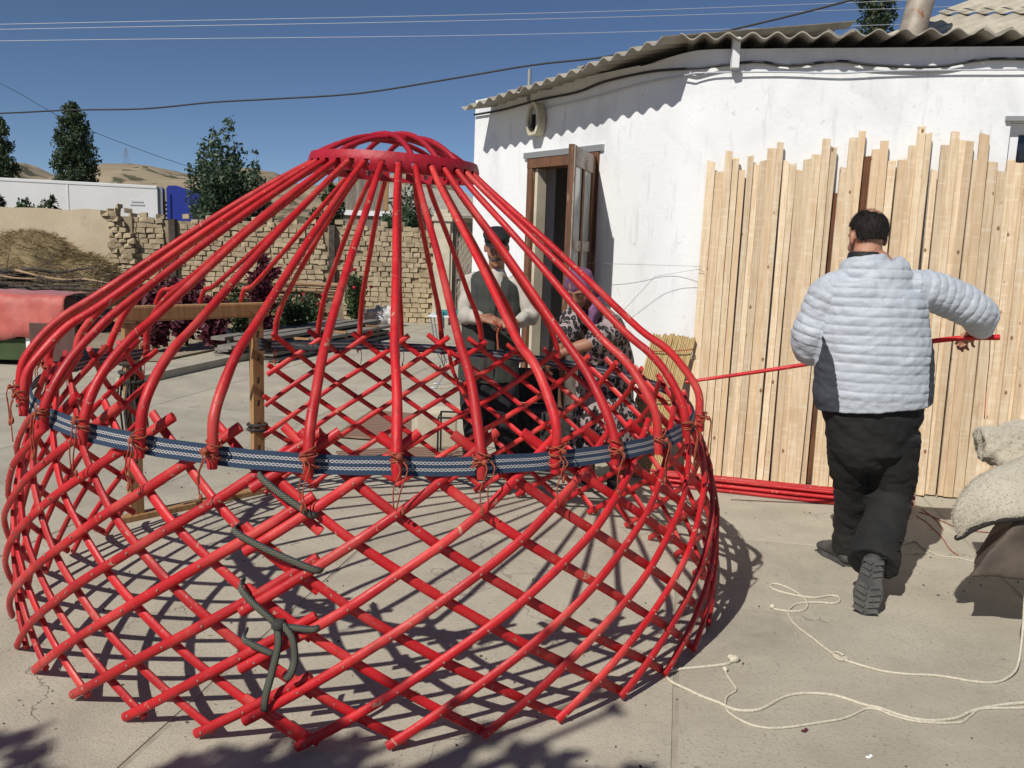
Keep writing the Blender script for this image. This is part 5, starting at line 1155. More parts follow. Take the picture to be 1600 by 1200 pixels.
# ================================================================ RED POLES ON THE GROUND, CARRIED POLE
random.seed(31)
gl, gr = Vector((1.05, 5.86, 0)), Vector((2.66, 5.40, 0)); gd = (gr - gl).normalized(); gn = Vector((-gd.y, gd.x, 0))
spots = [(r_, q) for r_, n_ in ((0, 5), (1, 4), (2, 3)) for q in range(n_)]
for i, (row, q) in enumerate(spots):
    off = (q - 2 + row * .5) * .034 * 1.25; z = .016 + row * .029; sh = random.uniform(-.08, .06)
    pts = [gl + gd * (sh) + gn * (off + random.uniform(-.01, .01)) + Vector((0, 0, z)), gl + gd * (.5 + sh) + gn * off + Vector((0, 0, z)), gl + gd * (1.1 + sh) + gn * (off + random.uniform(-.015, .015)) + Vector((0, 0, z)), gl + gd * (1.4 + sh) + gn * (off + .0) + Vector((0, 0, z + .004)), gl + gd * (1.62 + sh) + gn * (off - .02 + random.uniform(-.05, .05)) + Vector((0, 0, z + random.uniform(0, .02)))]
    o = pole_mesh(pts, .0125, .0145, seed=80 + i).build('spare_pole', M['red'], smooth=True, sharp=50)
    tag(o, f'spare red pole, {ordw(row)} layer up and {ordw(q)} from front, in pile below boards', 'pole', 'spare red poles piled below the boards')

# ================================================================ PEOPLE
def frame(yaw, pitch=0.0, roll=0.0):
    # local x right, y forward (the way the face looks), z up
    return Matrix.Rotation(yaw, 3, 'Z') @ Matrix.Rotation(pitch, 3, 'X') @ Matrix.Rotation(roll, 3, 'Y')
def head_shape(mb, c, F, s=1.0):
    def E(p, r): mb.ell(c + F @ (Vector(p) * s), tuple(x * s for x in r), F, 20, 14)
    E((0, -.015, .035), (.076, .096, .088)); E((0, .018, -.02), (.064, .074, .088)); E((0, .040, -.085), (.043, .046, .034)); E((0, .062, .028), (.056, .030, .020))
    E((0, .066, -.035), (.040, .030, .034)); E((.036, .052, -.03), (.026, .028, .026)); E((-.036, .052, -.03), (.026, .028, .026))
    mb.tube([c + F @ (Vector((0, .086, .018)) * s), c + F @ (Vector((0, .104, -.028)) * s), c + F @ (Vector((0, .090, -.042)) * s)], [.009 * s, .015 * s, .012 * s], 8, round_ends=True)
    E((0, .080, -.066), (.024, .016, .007)); E((0, .076, -.078), (.020, .014, .007)); E((0, .075, -.100), (.020, .016, .014))
    for sx in (-1, 1): mb.ell(c + F @ (Vector((sx * .078, -.012, -.005)) * s), (.010 * s, .022 * s, .032 * s), F @ Matrix.Rotation(sx * .25, 3, 'Z'), 12, 8)
def hand_shape(mb, wrist, d, n, side, curl=.6, s=1.0, spread=.0):
    # d: towards the fingers, n: the way the palm faces, side: towards the thumb
    d = d.normalized(); n = (n - d * n.dot(d)).normalized(); sd = d.cross(n) * (1 if d.cross(n).dot(side) > 0 else -1)
    mb.tube([wrist - d * .02, wrist + d * .02, wrist + d * .055, wrist + d * .088], [(.024 * s, .019 * s), (.032 * s, .019 * s), (.041 * s, .016 * s), (.038 * s, .013 * s)], 12, up=n if False else None, round_ends=True) if False else None
    for f, rs_, rn_ in ((.0, .026, .020), (.03, .036, .019), (.06, .041, .016), (.08, .038, .014)):
        mb.ell(wrist + d * (f * s), (.030 * s, rs_ * s, rn_ * s), Matrix((d, sd, n)).transposed(), 12, 8)
    for i, L_ in enumerate((.088, .097, .090, .070)):
        p = wrist + d * (.085 * s - .004 * abs(i - 1) * s) + sd * ((.030 - .020 * i) * s); a = curl * (.75 + .08 * i); ang_ = a * .5; pts = [p - d * .02 * s, p]
        for seg in (.44, .31, .25):
            v = d * math.cos(ang_) + n * math.sin(ang_) + sd * (spread * (1.5 - i)); p = p + v.normalized() * (L_ * seg * s); pts.append(p); ang_ += a
        mb.tube(pts, [.0092 * s, .0092 * s, .0086 * s, .0080 * s, .0070 * s], 8, round_ends=True)
    p = wrist + d * .022 * s + sd * .030 * s; v1 = (sd * .75 + d * .6 + n * .35).normalized(); v2 = (sd * .2 + d * .75 + n * .65).normalized()
    mb.tube([p - v1 * .015, p, p + v1 * .040 * s, p + v1 * .040 * s + v2 * .034 * s, p + v1 * .040 * s + v2 * .056 * s], [.013 * s, .014 * s, .0115 * s, .010 * s, .008 * s], 8, round_ends=True)
def seg_dist(co, pts):
    best = np.full(len(co), 1e9); par = np.zeros(len(co)); acc = 0.0
    for a, b_ in zip(pts[:-1], pts[1:]):
        a_, d = np.array(a), np.array(b_ - a); L2 = d @ d; t = np.clip(((co - a_) @ d) / L2, 0, 1); dist = np.linalg.norm(co - (a_ + t[:, None] * d), axis=1); L_ = math.sqrt(L2); m_ = dist < best
        best[m_] = dist[m_]; par[m_] = acc + t[m_] * L_; acc += L_
    return best, par
def eyes_etc(parent, c, F, s=1.0, brow=None, tash=None):
    for sx in (-1, 1):
        mb = MB(); mb.ell(c + F @ (Vector((sx * .030, .079, .008)) * s), (.011, .006, .0055), F, 10, 6); o = mb.build('eye', M['eyewhite'], parent, smooth=True)
        mb = MB(); mb.ell(c + F @ (Vector((sx * .030, .0845, .007)) * s), (.005, .003, .005), F, 8, 6); mb.build('iris', M['black'], o, smooth=True)
        if brow: mb = MB(); mb.tube([c + F @ (Vector((sx * .014, .090, .030)) * s), c + F @ (Vector((sx * .032, .088, .037)) * s), c + F @ (Vector((sx * .050, .074, .028)) * s)], [.004, .0048, .003], 6); mb.build('eyebrow', brow, parent, smooth=True)
    if tash:
        mb = MB(); mb.tube([c + F @ (Vector((x, .094 - abs(x) * .5, -.054 - abs(x) * .18)) * s) for x in (-.036, -.02, 0, .02, .036)], [.004, .008, .0085, .008, .004], 8); mb.build('moustache', tash, parent, smooth=True)

# ---------------------------------------------------------------- man walking away with a pole
feet = Vector((1.72, 4.0, 0)); pm = empty('person', feet); tag(pm, 'man seen from behind in pale grey quilted jacket, carrying a red pole', 'person')
def o_(v): return Vector(v) - feet
hd = o_(A(1354, 373, 4.12)); Fh = frame(R(6), R(-12))
nk = o_(A(1352, 400, 4.08)); ch_ = o_(A(1358, 440, 4.07)); wst = o_(A(1364, 560, 4.06)); plv = o_(A(1364, 634, 4.06))
Ls, Le, Lw_ = o_(A(1300, 449, 4.07)), o_(A(1267, 537, 4.13)), o_(A(1290, 553, 4.44))
Rs, Re, Rw = o_(A(1437, 447, 4.07)), o_(A(1527, 488, 4.12)), o_(A(1535, 516, 4.36))
Lh, Lk, La = o_(A(1329, 668, 4.06)), o_(A(1334, 765, 4.22)), o_(G(1328, 880)) + Vector((0, .02, .10))
Rh, Rk, Ra = o_(A(1399, 668, 4.06)), o_(A(1392, 775, 4.12)), o_(A(1366, 872, 3.86))
toeR = o_(G(1350, 962)); toeR.z = .012; heelR = o_(A(1366, 874, 3.76))
body = MB(); head_shape(body, hd, Fh, 1.04)
body.tube([hd + Fh @ Vector((0, -.03, -.05)), nk + Vector((0, -.01, .02)), nk + Vector((0, 0, -.08))], [.056, .060, .060], 14, round_ends=True)
body.tube([plv + Vector((0, 0, -.05)), wst, ch_ + Vector((0, 0, -.08)), ch_ + Vector((0, 0, .04))], [(.17, .12), (.165, .115), (.19, .12), (.12, .09)], 18, up=(0, 1, 0), smooth=3, round_ends=True)
for a, b_, c in ((Ls, Le, Lw_), (Rs, Re, Rw)): body.tube([ch_.lerp(a, .6), a, a.lerp(b_, .5), b_, b_.lerp(c, .5), c], [.06, .058, .05, .043, .040, .028], 12, smooth=3, round_ends=True)
for a, b_, c in ((Lh, Lk, La), (Rh, Rk, Ra)): body.tube([a, a.lerp(b_, .5), b_, b_.lerp(c, .45), c], [.085, .075, .055, .055, .035], 14, smooth=3, round_ends=True)
# carried pole geometry
pr = o_(A(1561, 527, 4.36)); pl_ = o_(A(1071, 597, 4.72)); pdir = (pr - pl_).normalized()
hand_shape(body, Rw, (o_(A(1516, 524, 4.44)) - Rw), Vector((-.1, -.25, -1)), Vector((-1, .2, 0)), 1.0, 1.12)
hand_shape(body, Lw_, Vector((.5, .75, -.05)), Vector((.1, 0, 1)), Vector((1, -.2, 0)), 1.0, 1.0)
solid('body', body, M['skin'], pm, .0062, 3)
# hair with thinning crown
mb = MB(); seg, rings = 40, 24; vs = []; fs = []
def hair_pt(a, b_, ex):
    p = Vector((.080 * math.sin(a) * math.cos(b_), .101 * math.sin(a) * math.sin(b_), .093 * math.cos(a))) * 1.04; return hd + Fh @ (Vector((0, -.016, .036)) * 1.04 + p * (1 + ex))
idx_ = {}
for i in range(rings + 1):
    for k in range(seg):
        a = math.pi * i / rings; b_ = 2 * math.pi * k / seg
        p = Vector((math.sin(a) * math.cos(b_), math.sin(a) * math.sin(b_), math.cos(a)))
        front = p.y > .45; low = p.z < (-.62 if p.y < -.25 else (-.05 if p.y < .1 else .15)); crown_ = (p - Vector((.28, -.28, .92)).normalized()).length < .42
        idx_[i, k] = None if (front or low) else len(vs)
        if idx_[i, k] is not None: vs.append(hair_pt(a, b_, (.004 if crown_ else .020) + .012 * random.random() * (0.2 if crown_ else 1)))
for i in range(rings):
    for k in range(seg):
        q = [idx_[i, k], idx_[i + 1, k], idx_[i + 1, (k + 1) % seg], idx_[i, (k + 1) % seg]]
        if None not in q: fs.append(tuple(q))
cset = set()
mb.add(vs, fs); mb.mi = []
cc = hd + Fh @ (Vector((.022, -.04, .115)) * 1.04)
for f in fs:
    c = sum((Vector(vs[i]) for i in f), Vector()) / len(f); mb.mi.append(1 if (c - cc).length < .050 + .014 * random.random() else 0)
o = mb.build('hair', [M['hair'], M['skin']], pm, smooth=True); sm = o.modifiers.new('t', 'SOLIDIFY'); sm.thickness = .012; sm.offset = -1
hv = []; hc = hd + Fh @ (Vector((0, -.016, .036)) * 1.04)
for f_, mi_ in zip(fs, mb.mi):
    a3, b3, c3_, d3 = [Vector(vs[i]) for i in f_]; nn_ = ((a3 + c3_) / 2 - hc).normalized(); dn_ = (Vector((0, 0, -1)) - nn_ * (-nn_.z)); dn_ = dn_.normalized() if dn_.length > .1 else Vector((0, -1, 0))
    for q in range(10 if mi_ == 0 else 2):
        u_, v_ = random.random(), random.random(); p = a3.lerp(d3, u_).lerp(b3.lerp(c3_, u_), v_); dr2 = (dn_ + nn_ * random.uniform(.1, .55) + Vector((random.gauss(0, .35), random.gauss(0, .35), random.gauss(0, .15)))).normalized() * random.uniform(.010, .020); s2 = dr2.cross(nn_).normalized() * .0009
        hv += [p - s2, p + s2, p + dr2 * .6 + s2 * .6, p + dr2]
tag(leaf_obj('hair_strands', np.array([tuple(v) for v in hv]), M['hair'], pm), kind='stuff')
# quilted jacket
tor = [plv + Vector((0, 0, .0)), plv.lerp(wst, .35), wst, wst.lerp(ch_, .5), ch_ + Vector((0, 0, -.06)), ch_ + Vector((0, 0, .015)), Vector((nk.x + .004, ch_.y, ch_.z + .066)), nk + Vector((-.002, -.003, -.006))]
mb = MB(); mb.tube(tor, [(.272, .185), (.282, .19), (.278, .185), (.268, .175), (.240, .155), (.200, .128), (.136, .102), (.090, .086)], 28, up=(0, 1, 0), smooth=4)
La_ = [ch_.lerp(Ls, .55) + Vector((0, 0, -.02)), Ls + Vector((.0, 0, -.02)), Ls.lerp(Le, .5) + Vector((-.005, 0, 0)), Le, Le.lerp(Lw_, .55), Lw_]; Ra_ = [ch_.lerp(Rs, .55) + Vector((0, 0, -.02)), Rs + Vector((0, 0, -.015)), Rs.lerp(Re, .5) + Vector((0, 0, .01)), Re, Re.lerp(Rw, .55), Rw]
mb.tube(La_, [.078, .094, .098, .094, .078, .050], 20, smooth=4, round_ends=True); mb.tube(Ra_, [.078, .094, .094, .088, .074, .048], 20, smooth=4, round_ends=True)
def quilt(co, no):
    dl, pl2 = seg_dist(co, La_[1:]); dr_, pr2 = seg_dist(co, Ra_[1:]); dt, pt2 = seg_dist(co, tor); isl = dl < .115; isr = dr_ < .115
    tx = co[:, 2] + .03 * (co[:, 0] - .02) ** 2; inl = (dl / .098 < dt / .23) & isl; inr = (dr_ / .098 < dt / .23) & isr
    s_ = np.where(inl, pl2, np.where(inr, pr2, tx)); per = np.where(inl | inr, .043, .0435)
    nz = np.array([noise.noise(Vector((p[0] * 7, p[1] * 7, p[2] * 10))) for p in co]); n2 = np.array([noise.noise(Vector((p[0] * 26, p[1] * 26, p[2] * 40))) for p in co])
    ph = np.abs(np.sin(np.pi * (s_ + .005 * nz) / per)) ** .30; bot = np.clip((co[:, 2] - (plv.z + .03)) / .03, 0, 1)
    ax_ = np.interp(co[:, 2], [plv.z, ch_.z], [plv.x, ch_.x]); sd_ = (np.abs(co[:, 0] - ax_) > np.interp(co[:, 2], [plv.z, wst.z, ch_.z - .1], [.205, .222, .30])) & (co[:, 2] < ch_.z - .12) & (dl > .115) & (dr_ > .115)
    return .0105 * (ph - .76) * (.9 + .4 * nz) * bot * np.where(sd_, .12, 1) + .0040 * n2 + .007 * nz
jk = solid('jacket', mb, [M['jacket'], M['jacket_dark']], pm, .0052, 3, quilt)
me = jk.data; cen = np.empty(len(me.polygons) * 3); me.polygons.foreach_get('center', cen); cen = cen.reshape(-1, 3)
dl, _ = seg_dist(cen, La_[1:]); dr_, _ = seg_dist(cen, Ra_[1:]); ax_x = np.interp(cen[:, 2], [plv.z, ch_.z], [plv.x, ch_.x])
side = (np.abs(cen[:, 0] - ax_x) > np.interp(cen[:, 2], [plv.z, wst.z, ch_.z - .1], [.205, .222, .30])) & (cen[:, 2] < ch_.z - .12) & (dl > .115) & (dr_ > .115)
me.polygons.foreach_set('material_index', side.astype(int)); me.update()
mb = MB(); mb.tube([nk + Vector((0, -.004, -.06)), nk + Vector((0, -.002, -.015)), nk + Vector((0, .0, .018))], [(.088, .084), (.084, .080), (.076, .074)], 20, up=(0, 1, 0)); solid('collar', mb, M['black'], pm, .008, 2)
# trousers
mb = MB(); mb.tube([plv + Vector((0, 0, .16)), plv + Vector((0, 0, .05)), plv + Vector((0, 0, -.04)), plv + Vector((0, .0, -.12))], [(.235, .15), (.243, .155), (.240, .158), (.215, .150)], 24, up=(0, 1, 0), round_ends=True)
mb.tube([Lh + Vector((0, 0, -.02)), Lh.lerp(Lk, .5), Lk, Lk.lerp(La, .5), La + Vector((-.01, -.01, -.03))], [.118, .114, .096, .092, .088], 18, smooth=4)
mb.tube([Rh + Vector((0, 0, -.02)), Rh.lerp(Rk, .5), Rk, Rk.lerp(Ra, .5), Ra + (Ra - Rk).normalized() * .035], [.120, .116, .100, .106, .114], 18, smooth=4)
def tr_d(co, no):
    w1 = np.array([noise.noise(Vector((p[0] * 9, p[1] * 9, p[2] * 16 + p[0] * 8))) for p in co]); w2 = np.array([noise.noise(Vector((p[0] * 22 + 5, p[1] * 22, p[2] * 40))) for p in co]); w3 = np.array([noise.noise(Vector((p[0] * 14, p[1] * 14, p[2] * 30 + p[0] * 25 + 3))) for p in co]); return .010 * w1 + .004 * w2 + .012 * np.clip(w3, 0, 1) ** 2
solid('trousers', mb, M['trousers'], pm, .009, 3, tr_d)
for k, f in enumerate((.62, .76, .9)):      # dark bands across the rear trouser leg
    c = Rk.lerp(Ra, f); dd = (Ra - Rk).normalized(); mb = MB(); mb.tube([c + Vector((.114 * math.sin(a), -.114 * math.cos(a), .01 * math.cos(3 * a))) for a in np.linspace(-.7, .5, 7)], [(.012, .004)] * 7, 8); mb.build('trouser_band', M['black'], pm, smooth=True)
# shoes
def boot(toe, heel, ankle, name):
    b = empty(name, (0, 0, 0), parent=pm); ax = (toe - heel).normalized(); up = (ankle - heel) - ax * (ankle - heel).dot(ax); up.normalize(); L_ = (toe - heel).length; sd = ax.cross(up)
    mb = MB(); mb.tube([ankle + up * .05, ankle, heel + ax * .04 + up * .05], [.052, .05, .045], 14, round_ends=True); mb.tube([heel + ax * .02 + up * .045, heel + ax * .10 + up * .055, heel + ax * (L_ * .62) + up * .045, toe - ax * .035 + up * .030], [(.052, .042), (.056, .050), (.064, .042), (.054, .030)], 14, up=up, smooth=3, round_ends=True); solid('upper', mb, M['boot'], b, .008, 2)
    n = 28; out = []
    for i in range(n):
        a = 2 * math.pi * i / n; x = math.cos(a); y = math.sin(a); w_ = .066 + .012 * max(0, x) if x > -.2 else .060; px_ = L_ / 2 + x * (L_ / 2 + .01); waist = 1 - .16 * math.exp(-((x + .15) / .25) ** 2); out.append(heel + ax * px_ + sd * (y ** 3 * .25 + y * .75) * w_ * waist)
    mb = MB(); mb.prism(out, up * .024); mb.build('sole', M['sole'], b, fix=True)
    mb = MB()
    for k in range(9):
        f = (k + .5) / 9
        if .34 < f < .46: continue
        w_ = .048 + .012 * (f > .5); c = heel + ax * (L_ * f) - up * .004
        for sx in (-1, 1): mb.box(c + sd * (sx * w_ * .5), (.016, w_ * .85, .010), Matrix((ax, sd, up)).transposed() @ Matrix.Rotation(sx * .35, 3, 'Z'))
    tag(mb.build('tread', M['boot'], b), kind='stuff')
    return b
boot(toeR, heelR, Ra + Vector((0, 0, -.02)), 'boot')
hL = o_(G(1328, 886)); hL.z = .006; boot(hL + Vector((-.055, .262, .0)), hL + Vector((.0, 0, .0)), hL + Vector((-.012, .06, .13)), 'boot')
# the pole he carries
pts = [pl_, pl_.lerp(pr, .33), pl_.lerp(pr, .62) + Vector((0, 0, .012)), pl_.lerp(pr, .78) + Vector((0, 0, .030)), pl_.lerp(pr, .9) + Vector((0, 0, .022)), pr]
cp = pole_mesh([p + feet for p in pts], .0105, .0155, seed=140).build('carried_pole', M['red'], smooth=True, sharp=50); tag(cp, 'red pole held level by the man in the quilted jacket', 'pole')
cable('red_thread', [A(1547, 531, 4.36), A(1546, 560, 4.36), A(1541, 610, 4.37), A(1538, 655, 4.37)], .0022, M['thread_red'], 'thin red thread hanging from the carried pole', 'thread', 3, 5)

# ---------------------------------------------------------------- man in cap and waistcoat
feet = Vector((-.14, 5.92, 0)); p2 = empty('person', feet); tag(p2, 'man in black cap and dark waistcoat standing behind the yurt, tying cord', 'person')
Y2 = 5.92
hd = o_(A(776, 388, Y2 - .03)); Fh = frame(R(180), R(-14))
nk = o_(A(776, 420, Y2)); ch_ = o_(A(772, 452, Y2)); wst = o_(A(766, 530, Y2)); plv = o_(A(764, 590, Y2))
Ls, Le, Lw_ = o_(A(737, 442, Y2)), o_(A(728, 492, Y2 - .06)), o_(A(752, 497, Y2 - .26))
Rs, Re, Rw = o_(A(814, 446, Y2)), o_(A(829, 494, Y2 - .06)), o_(A(806, 504, Y2 - .26))
Lh, Lk, La = plv + Vector((-.10, 0, -.04)), o_(A(744, 668, Y2 - .03)), o_(G(738, 742)) ; La = Vector((La.x, .0, .09))
Rh, Rk, Ra = plv + Vector((.10, 0, -.04)), o_(A(788, 672, Y2 - .03)), Vector((o_(G(795, 745)).x, .03, .09))
body = MB(); head_shape(body, hd, Fh)
body.tube([hd + Fh @ Vector((0, -.03, -.05)), nk + Vector((0, .01, .0)), nk + Vector((0, 0, -.07))], [.054, .056, .068], 14, round_ends=True)
body.tube([plv, wst, ch_ + Vector((0, 0, -.05)), ch_ + Vector((0, 0, .05))], [(.15, .11), (.15, .11), (.165, .11), (.10, .08)], 16, up=(0, 1, 0), smooth=3, round_ends=True)
for a, b_, c in ((Ls, Le, Lw_), (Rs, Re, Rw)): body.tube([ch_.lerp(a, .6), a, b_, c], [.05, .05, .04, .027], 12, smooth=4, round_ends=True)
for a, b_, c in ((Lh, Lk, La), (Rh, Rk, Ra)): body.tube([a, b_, c], [.08, .055, .035], 12, smooth=4, round_ends=True)
hand_shape(body, Lw_, Vector((1, -.25, -.12)), Vector((0, .5, -.6)), Vector((0, 0, 1)), .8); hand_shape(body, Rw, Vector((-1, -.25, -.12)), Vector((0, .5, -.6)), Vector((0, 0, 1)), .8)
solid('body', body, M['skin_dark'], p2, .007, 3); eyes_etc(p2, hd, Fh, 1.0, M['hair'], M['hair_grey'])
mb = MB(); mb.ell(hd + Fh @ Vector((0, -.012, .055)), (.088, .110, .062), Fh, 18, 10); mb.ell(hd + Fh @ Vector((0, .004, .095)), (.098, .118, .044), Fh @ Matrix.Rotation(-.15, 3, 'X'), 18, 10)
cap = solid('cap', mb, M['black'], p2, .008, 2); mb = MB(); mb.ell(hd + Fh @ Vector((0, .100, .046)), (.070, .050, .008), Fh @ Matrix.Rotation(-.25, 3, 'X'), 16, 8); mb.build('peak', M['black'], cap, smooth=True)
mb = MB(); mb.ell(hd + Fh @ Vector((0, -.035, .01)), (.081, .083, .075), Fh, 16, 10); mb.build('hair', M['hair_grey'], p2, smooth=True)
mb = MB()
for a, b_, c in ((Ls, Le, Lw_), (Rs, Re, Rw)): mb.tube([ch_.lerp(a, .5) + Vector((0, 0, .0)), a + Vector((0, 0, .01)), a.lerp(b_, .5), b_, b_.lerp(c, .5), b_.lerp(c, .88)], [.060, .064, .064, .060, .052, .040], 14, smooth=4, round_ends=True)
mb.tube([ch_ + Vector((0, 0, -.10)), ch_ + Vector((0, 0, .02)), nk + Vector((0, .0, -.045)), nk + Vector((0, .01, -.01))], [(.16, .115), (.15, .105), (.075, .07), (.062, .06)], 18, up=(0, 1, 0), smooth=3)
solid('shirt', mb, M['shirt'], p2, .009, 3, wrinkle(15, .014))
mb = MB(); mb.tube([plv + Vector((0, 0, -.02)), wst + Vector((0, 0, -.02)), wst.lerp(ch_, .5), ch_ + Vector((0, 0, -.05)), ch_ + Vector((0, 0, .03)), nk + Vector((0, .03, -.06))], [(.215, .155), (.21, .15), (.208, .145), (.205, .138), (.185, .118), (.10, .075)], 24, up=(0, 1, 0), smooth=4)
vs_ = solid('waistcoat', mb, M['vest'], p2, .009, 3, wrinkle(10, .012)); 
# open neck of the waistcoat: remove the V at the front
bm = bmesh.new(); bm.from_mesh(vs_.data); kill = [f for f in bm.faces if f.calc_center_median().y < -.02 and f.calc_center_median().z > nk.z - .22 and abs(f.calc_center_median().x - nk.x) < .006 + (f.calc_center_median().z - (nk.z - .22)) * .24]
bmesh.ops.delete(bm, geom=kill, context='FACES'); bm.to_mesh(vs_.data); bm.free()
mb = MB(); mb.tube([(nk.x + .005, -.152 - .0, z) for z in np.linspace(plv.z + .02, nk.z - .20, 8)], .004, 6); mb.build('placket', M['black'], p2)
mb = MB(); mb.tube([plv + Vector((0, 0, .04)), plv + Vector((0, 0, -.08))], [(.175, .13), (.18, .135)], 20, up=(0, 1, 0), round_ends=True)
for a, b_, c in ((Lh, Lk, La), (Rh, Rk, Ra)): mb.tube([a, a.lerp(b_, .5), b_, b_.lerp(c, .5), c + Vector((0, 0, -.04))], [.11, .105, .088, .082, .085], 16, smooth=4)
solid('trousers', mb, M['navy_trousers'], p2, .010, 3, wrinkle(12, .016))
for a in (La, Ra):
    mb = MB(); mb.tube([a + Vector((0, .04, -.045)), a + Vector((0, -.06, -.045)), a + Vector((0, -.17, -.055))], [(.042, .045), (.045, .042), (.036, .03)], 12, up=(0, 0, 1), smooth=3, round_ends=True); solid('shoe', mb, M['boot'], p2, .010, 2)
# cord he is tying
cd = [feet + Lw_ + Vector((.08, -.04, -.01)), feet + Lw_ + Vector((.13, -.06, -.05)), feet + Rw + Vector((-.10, -.04, -.01)), feet + Lw_ + Vector((.11, -.05, -.10)), feet + Lw_ + Vector((.12, -.06, -.2)), feet + Lw_ + Vector((.10, -.05, -.27))]
cable('tying_cord', cd, .007, M['cord_orange'], 'rust coloured cord in the hands of the man in the cap', 'cord', 4, 6)

# ---------------------------------------------------------------- woman stooping over the lattice
feet = Vector((.66, 5.78, 0)); p3 = empty('person', feet); tag(p3, 'woman in purple headscarf and leopard print dress stooping over the lattice', 'person')
hd = o_(A(905, 452, 5.55)); Fh = frame(R(152), R(-38))
nk = o_(A(922, 478, 5.64)); ch_ = o_(A(935, 508, 5.70)); wst = o_(A(945, 570, 5.82)); plv = o_(A(945, 620, 5.86))
Ls, Le, Lw_ = o_(A(900, 500, 5.62)), o_(A(880, 530, 5.50)), o_(A(868, 555, 5.44))
Rs, Re, Rw = o_(A(958, 512, 5.62)), o_(A(925, 535, 5.40)), o_(A(876, 552, 5.38))
body = MB(); head_shape(body, hd, Fh, .96)
body.tube([hd + Fh @ Vector((0, -.03, -.05)), nk, ch_], [.05, .052, .065], 12, round_ends=True)
body.tube([plv, wst, ch_], [(.15, .12), (.14, .11), (.14, .10)], 14, up=(0, 1, 0), smooth=3, round_ends=True)
for a, b_, c in ((Ls, Le, Lw_), (Rs, Re, Rw)): body.tube([ch_.lerp(a, .6), a, b_, b_.lerp(c, .4), c], [.05, .05, .044, .042, .028], 12, smooth=4, round_ends=True)
for sx in (-.09, .09): body.tube([plv + Vector((sx, 0, -.05)), Vector((plv.x + sx, .02, .45)), Vector((plv.x + sx, .0, .08))], [.08, .055, .038], 12, smooth=3, round_ends=True)
hand_shape(body, Lw_, Vector((-.55, -.3, -.75)), Vector((.5, -.3, -.5)), Vector((.6, -.6, .1)), .9, .95); hand_shape(body, Rw, Vector((-.8, -.15, -.5)), Vector((-.2, .3, -.8)), Vector((-.2, .9, .2)), .9, .95)
solid('body', body, M['skin_dark'], p3, .007, 3); eyes_etc(p3, hd, Fh, .96, M['hair'])
mb = MB(); mb.ell(hd + Fh @ Vector((0, -.028, .035)), (.094, .108, .096), Fh, 20, 12); mb.ell(hd + Fh @ Vector((0, -.055, -.03)), (.088, .085, .09), Fh, 18, 10)
mb.tube([hd + Fh @ Vector((.07, -.06, -.02)), nk + Vector((.05, .0, .04)), nk + Vector((.02, -.09, -.02)), ch_ + Vector((-.05, -.16, -.02)), ch_ + Vector((-.06, -.17, -.20))], [(.05, .03), (.06, .035), (.055, .03), (.045, .02), (.03, .012)], 12, smooth=4, round_ends=True)
mb.ell(hd + Fh @ Vector((.03, -.125, .0)), (.05, .04, .045), Fh, 12, 8)
solid('headscarf', mb, M['scarf'], p3, .008, 2, wrinkle(22, .012))
mb = MB(); mb.tube([Vector((plv.x, .02, .22)), Vector((plv.x, .02, .5)), plv + Vector((0, 0, -.02)), wst, ch_ + Vector((.0, .02, -.05)), nk + Vector((.01, .03, -.03))], [(.235, .19), (.225, .18), (.205, .165), (.19, .15), (.185, .145), (.08, .075)], 24, up=(0, 1, 0), smooth=4)
for a, b_ in ((Ls, Le), (Rs, Re)): mb.tube([ch_.lerp(a, .4), a, a.lerp(b_, .5), a.lerp(b_, .92)], [.09, .088, .085, .078], 14, smooth=4, round_ends=True)
solid('dress', mb, M['leopard'], p3, .010, 3, wrinkle(10, .022, 3, (1, 1, .5)))
for sx in (-.09, .09):
    mb = MB(); mb.tube([Vector((plv.x + sx, .05, .045)), Vector((plv.x + sx - .02, -.06, .045)), Vector((plv.x + sx - .04, -.16, .038))], [(.04, .042), (.042, .04), (.034, .03)], 12, up=(0, 0, 1), smooth=3, round_ends=True); solid('shoe', mb, M['black'], p3, .010, 2)

# ================================================================ FELT AND BUNDLE ON THE LOW BENCH, RIGHT EDGE
lb = empty('low_bench', (2.75, 3.62, 0)); tag(lb, 'low dark bench under the felt bundle at the right edge', 'bench')
mb = MB(); mb.bbox((.12, .02, .225), (.95, .26, .05), bev=.01); mb.build('seat', M['tarp'], lb)
for sx in (.0, .5):
    for sy in (-.05, .1): mb = MB(); mb.box((sx, sy, .10), (.06, .06, .199)); mb.build('leg', M['tarp'], lb)
bdn = MB(); bdn.prism([Vector((1.99, 3.48, .285)), Vector((2.05, 3.48, .40)), Vector((2.16, 3.48, .54)), Vector((2.5, 3.45, .60)), Vector((3.3, 3.40, .58)), Vector((3.3, 3.40, .255))], (.16, .30, .0))
o = solid('wrapped_bundle', bdn, M['tarp'], None, .016, 2, wrinkle(6, .03)); tag(o, 'dark brown wrapped bundle lying under the pale felt', 'bundle')
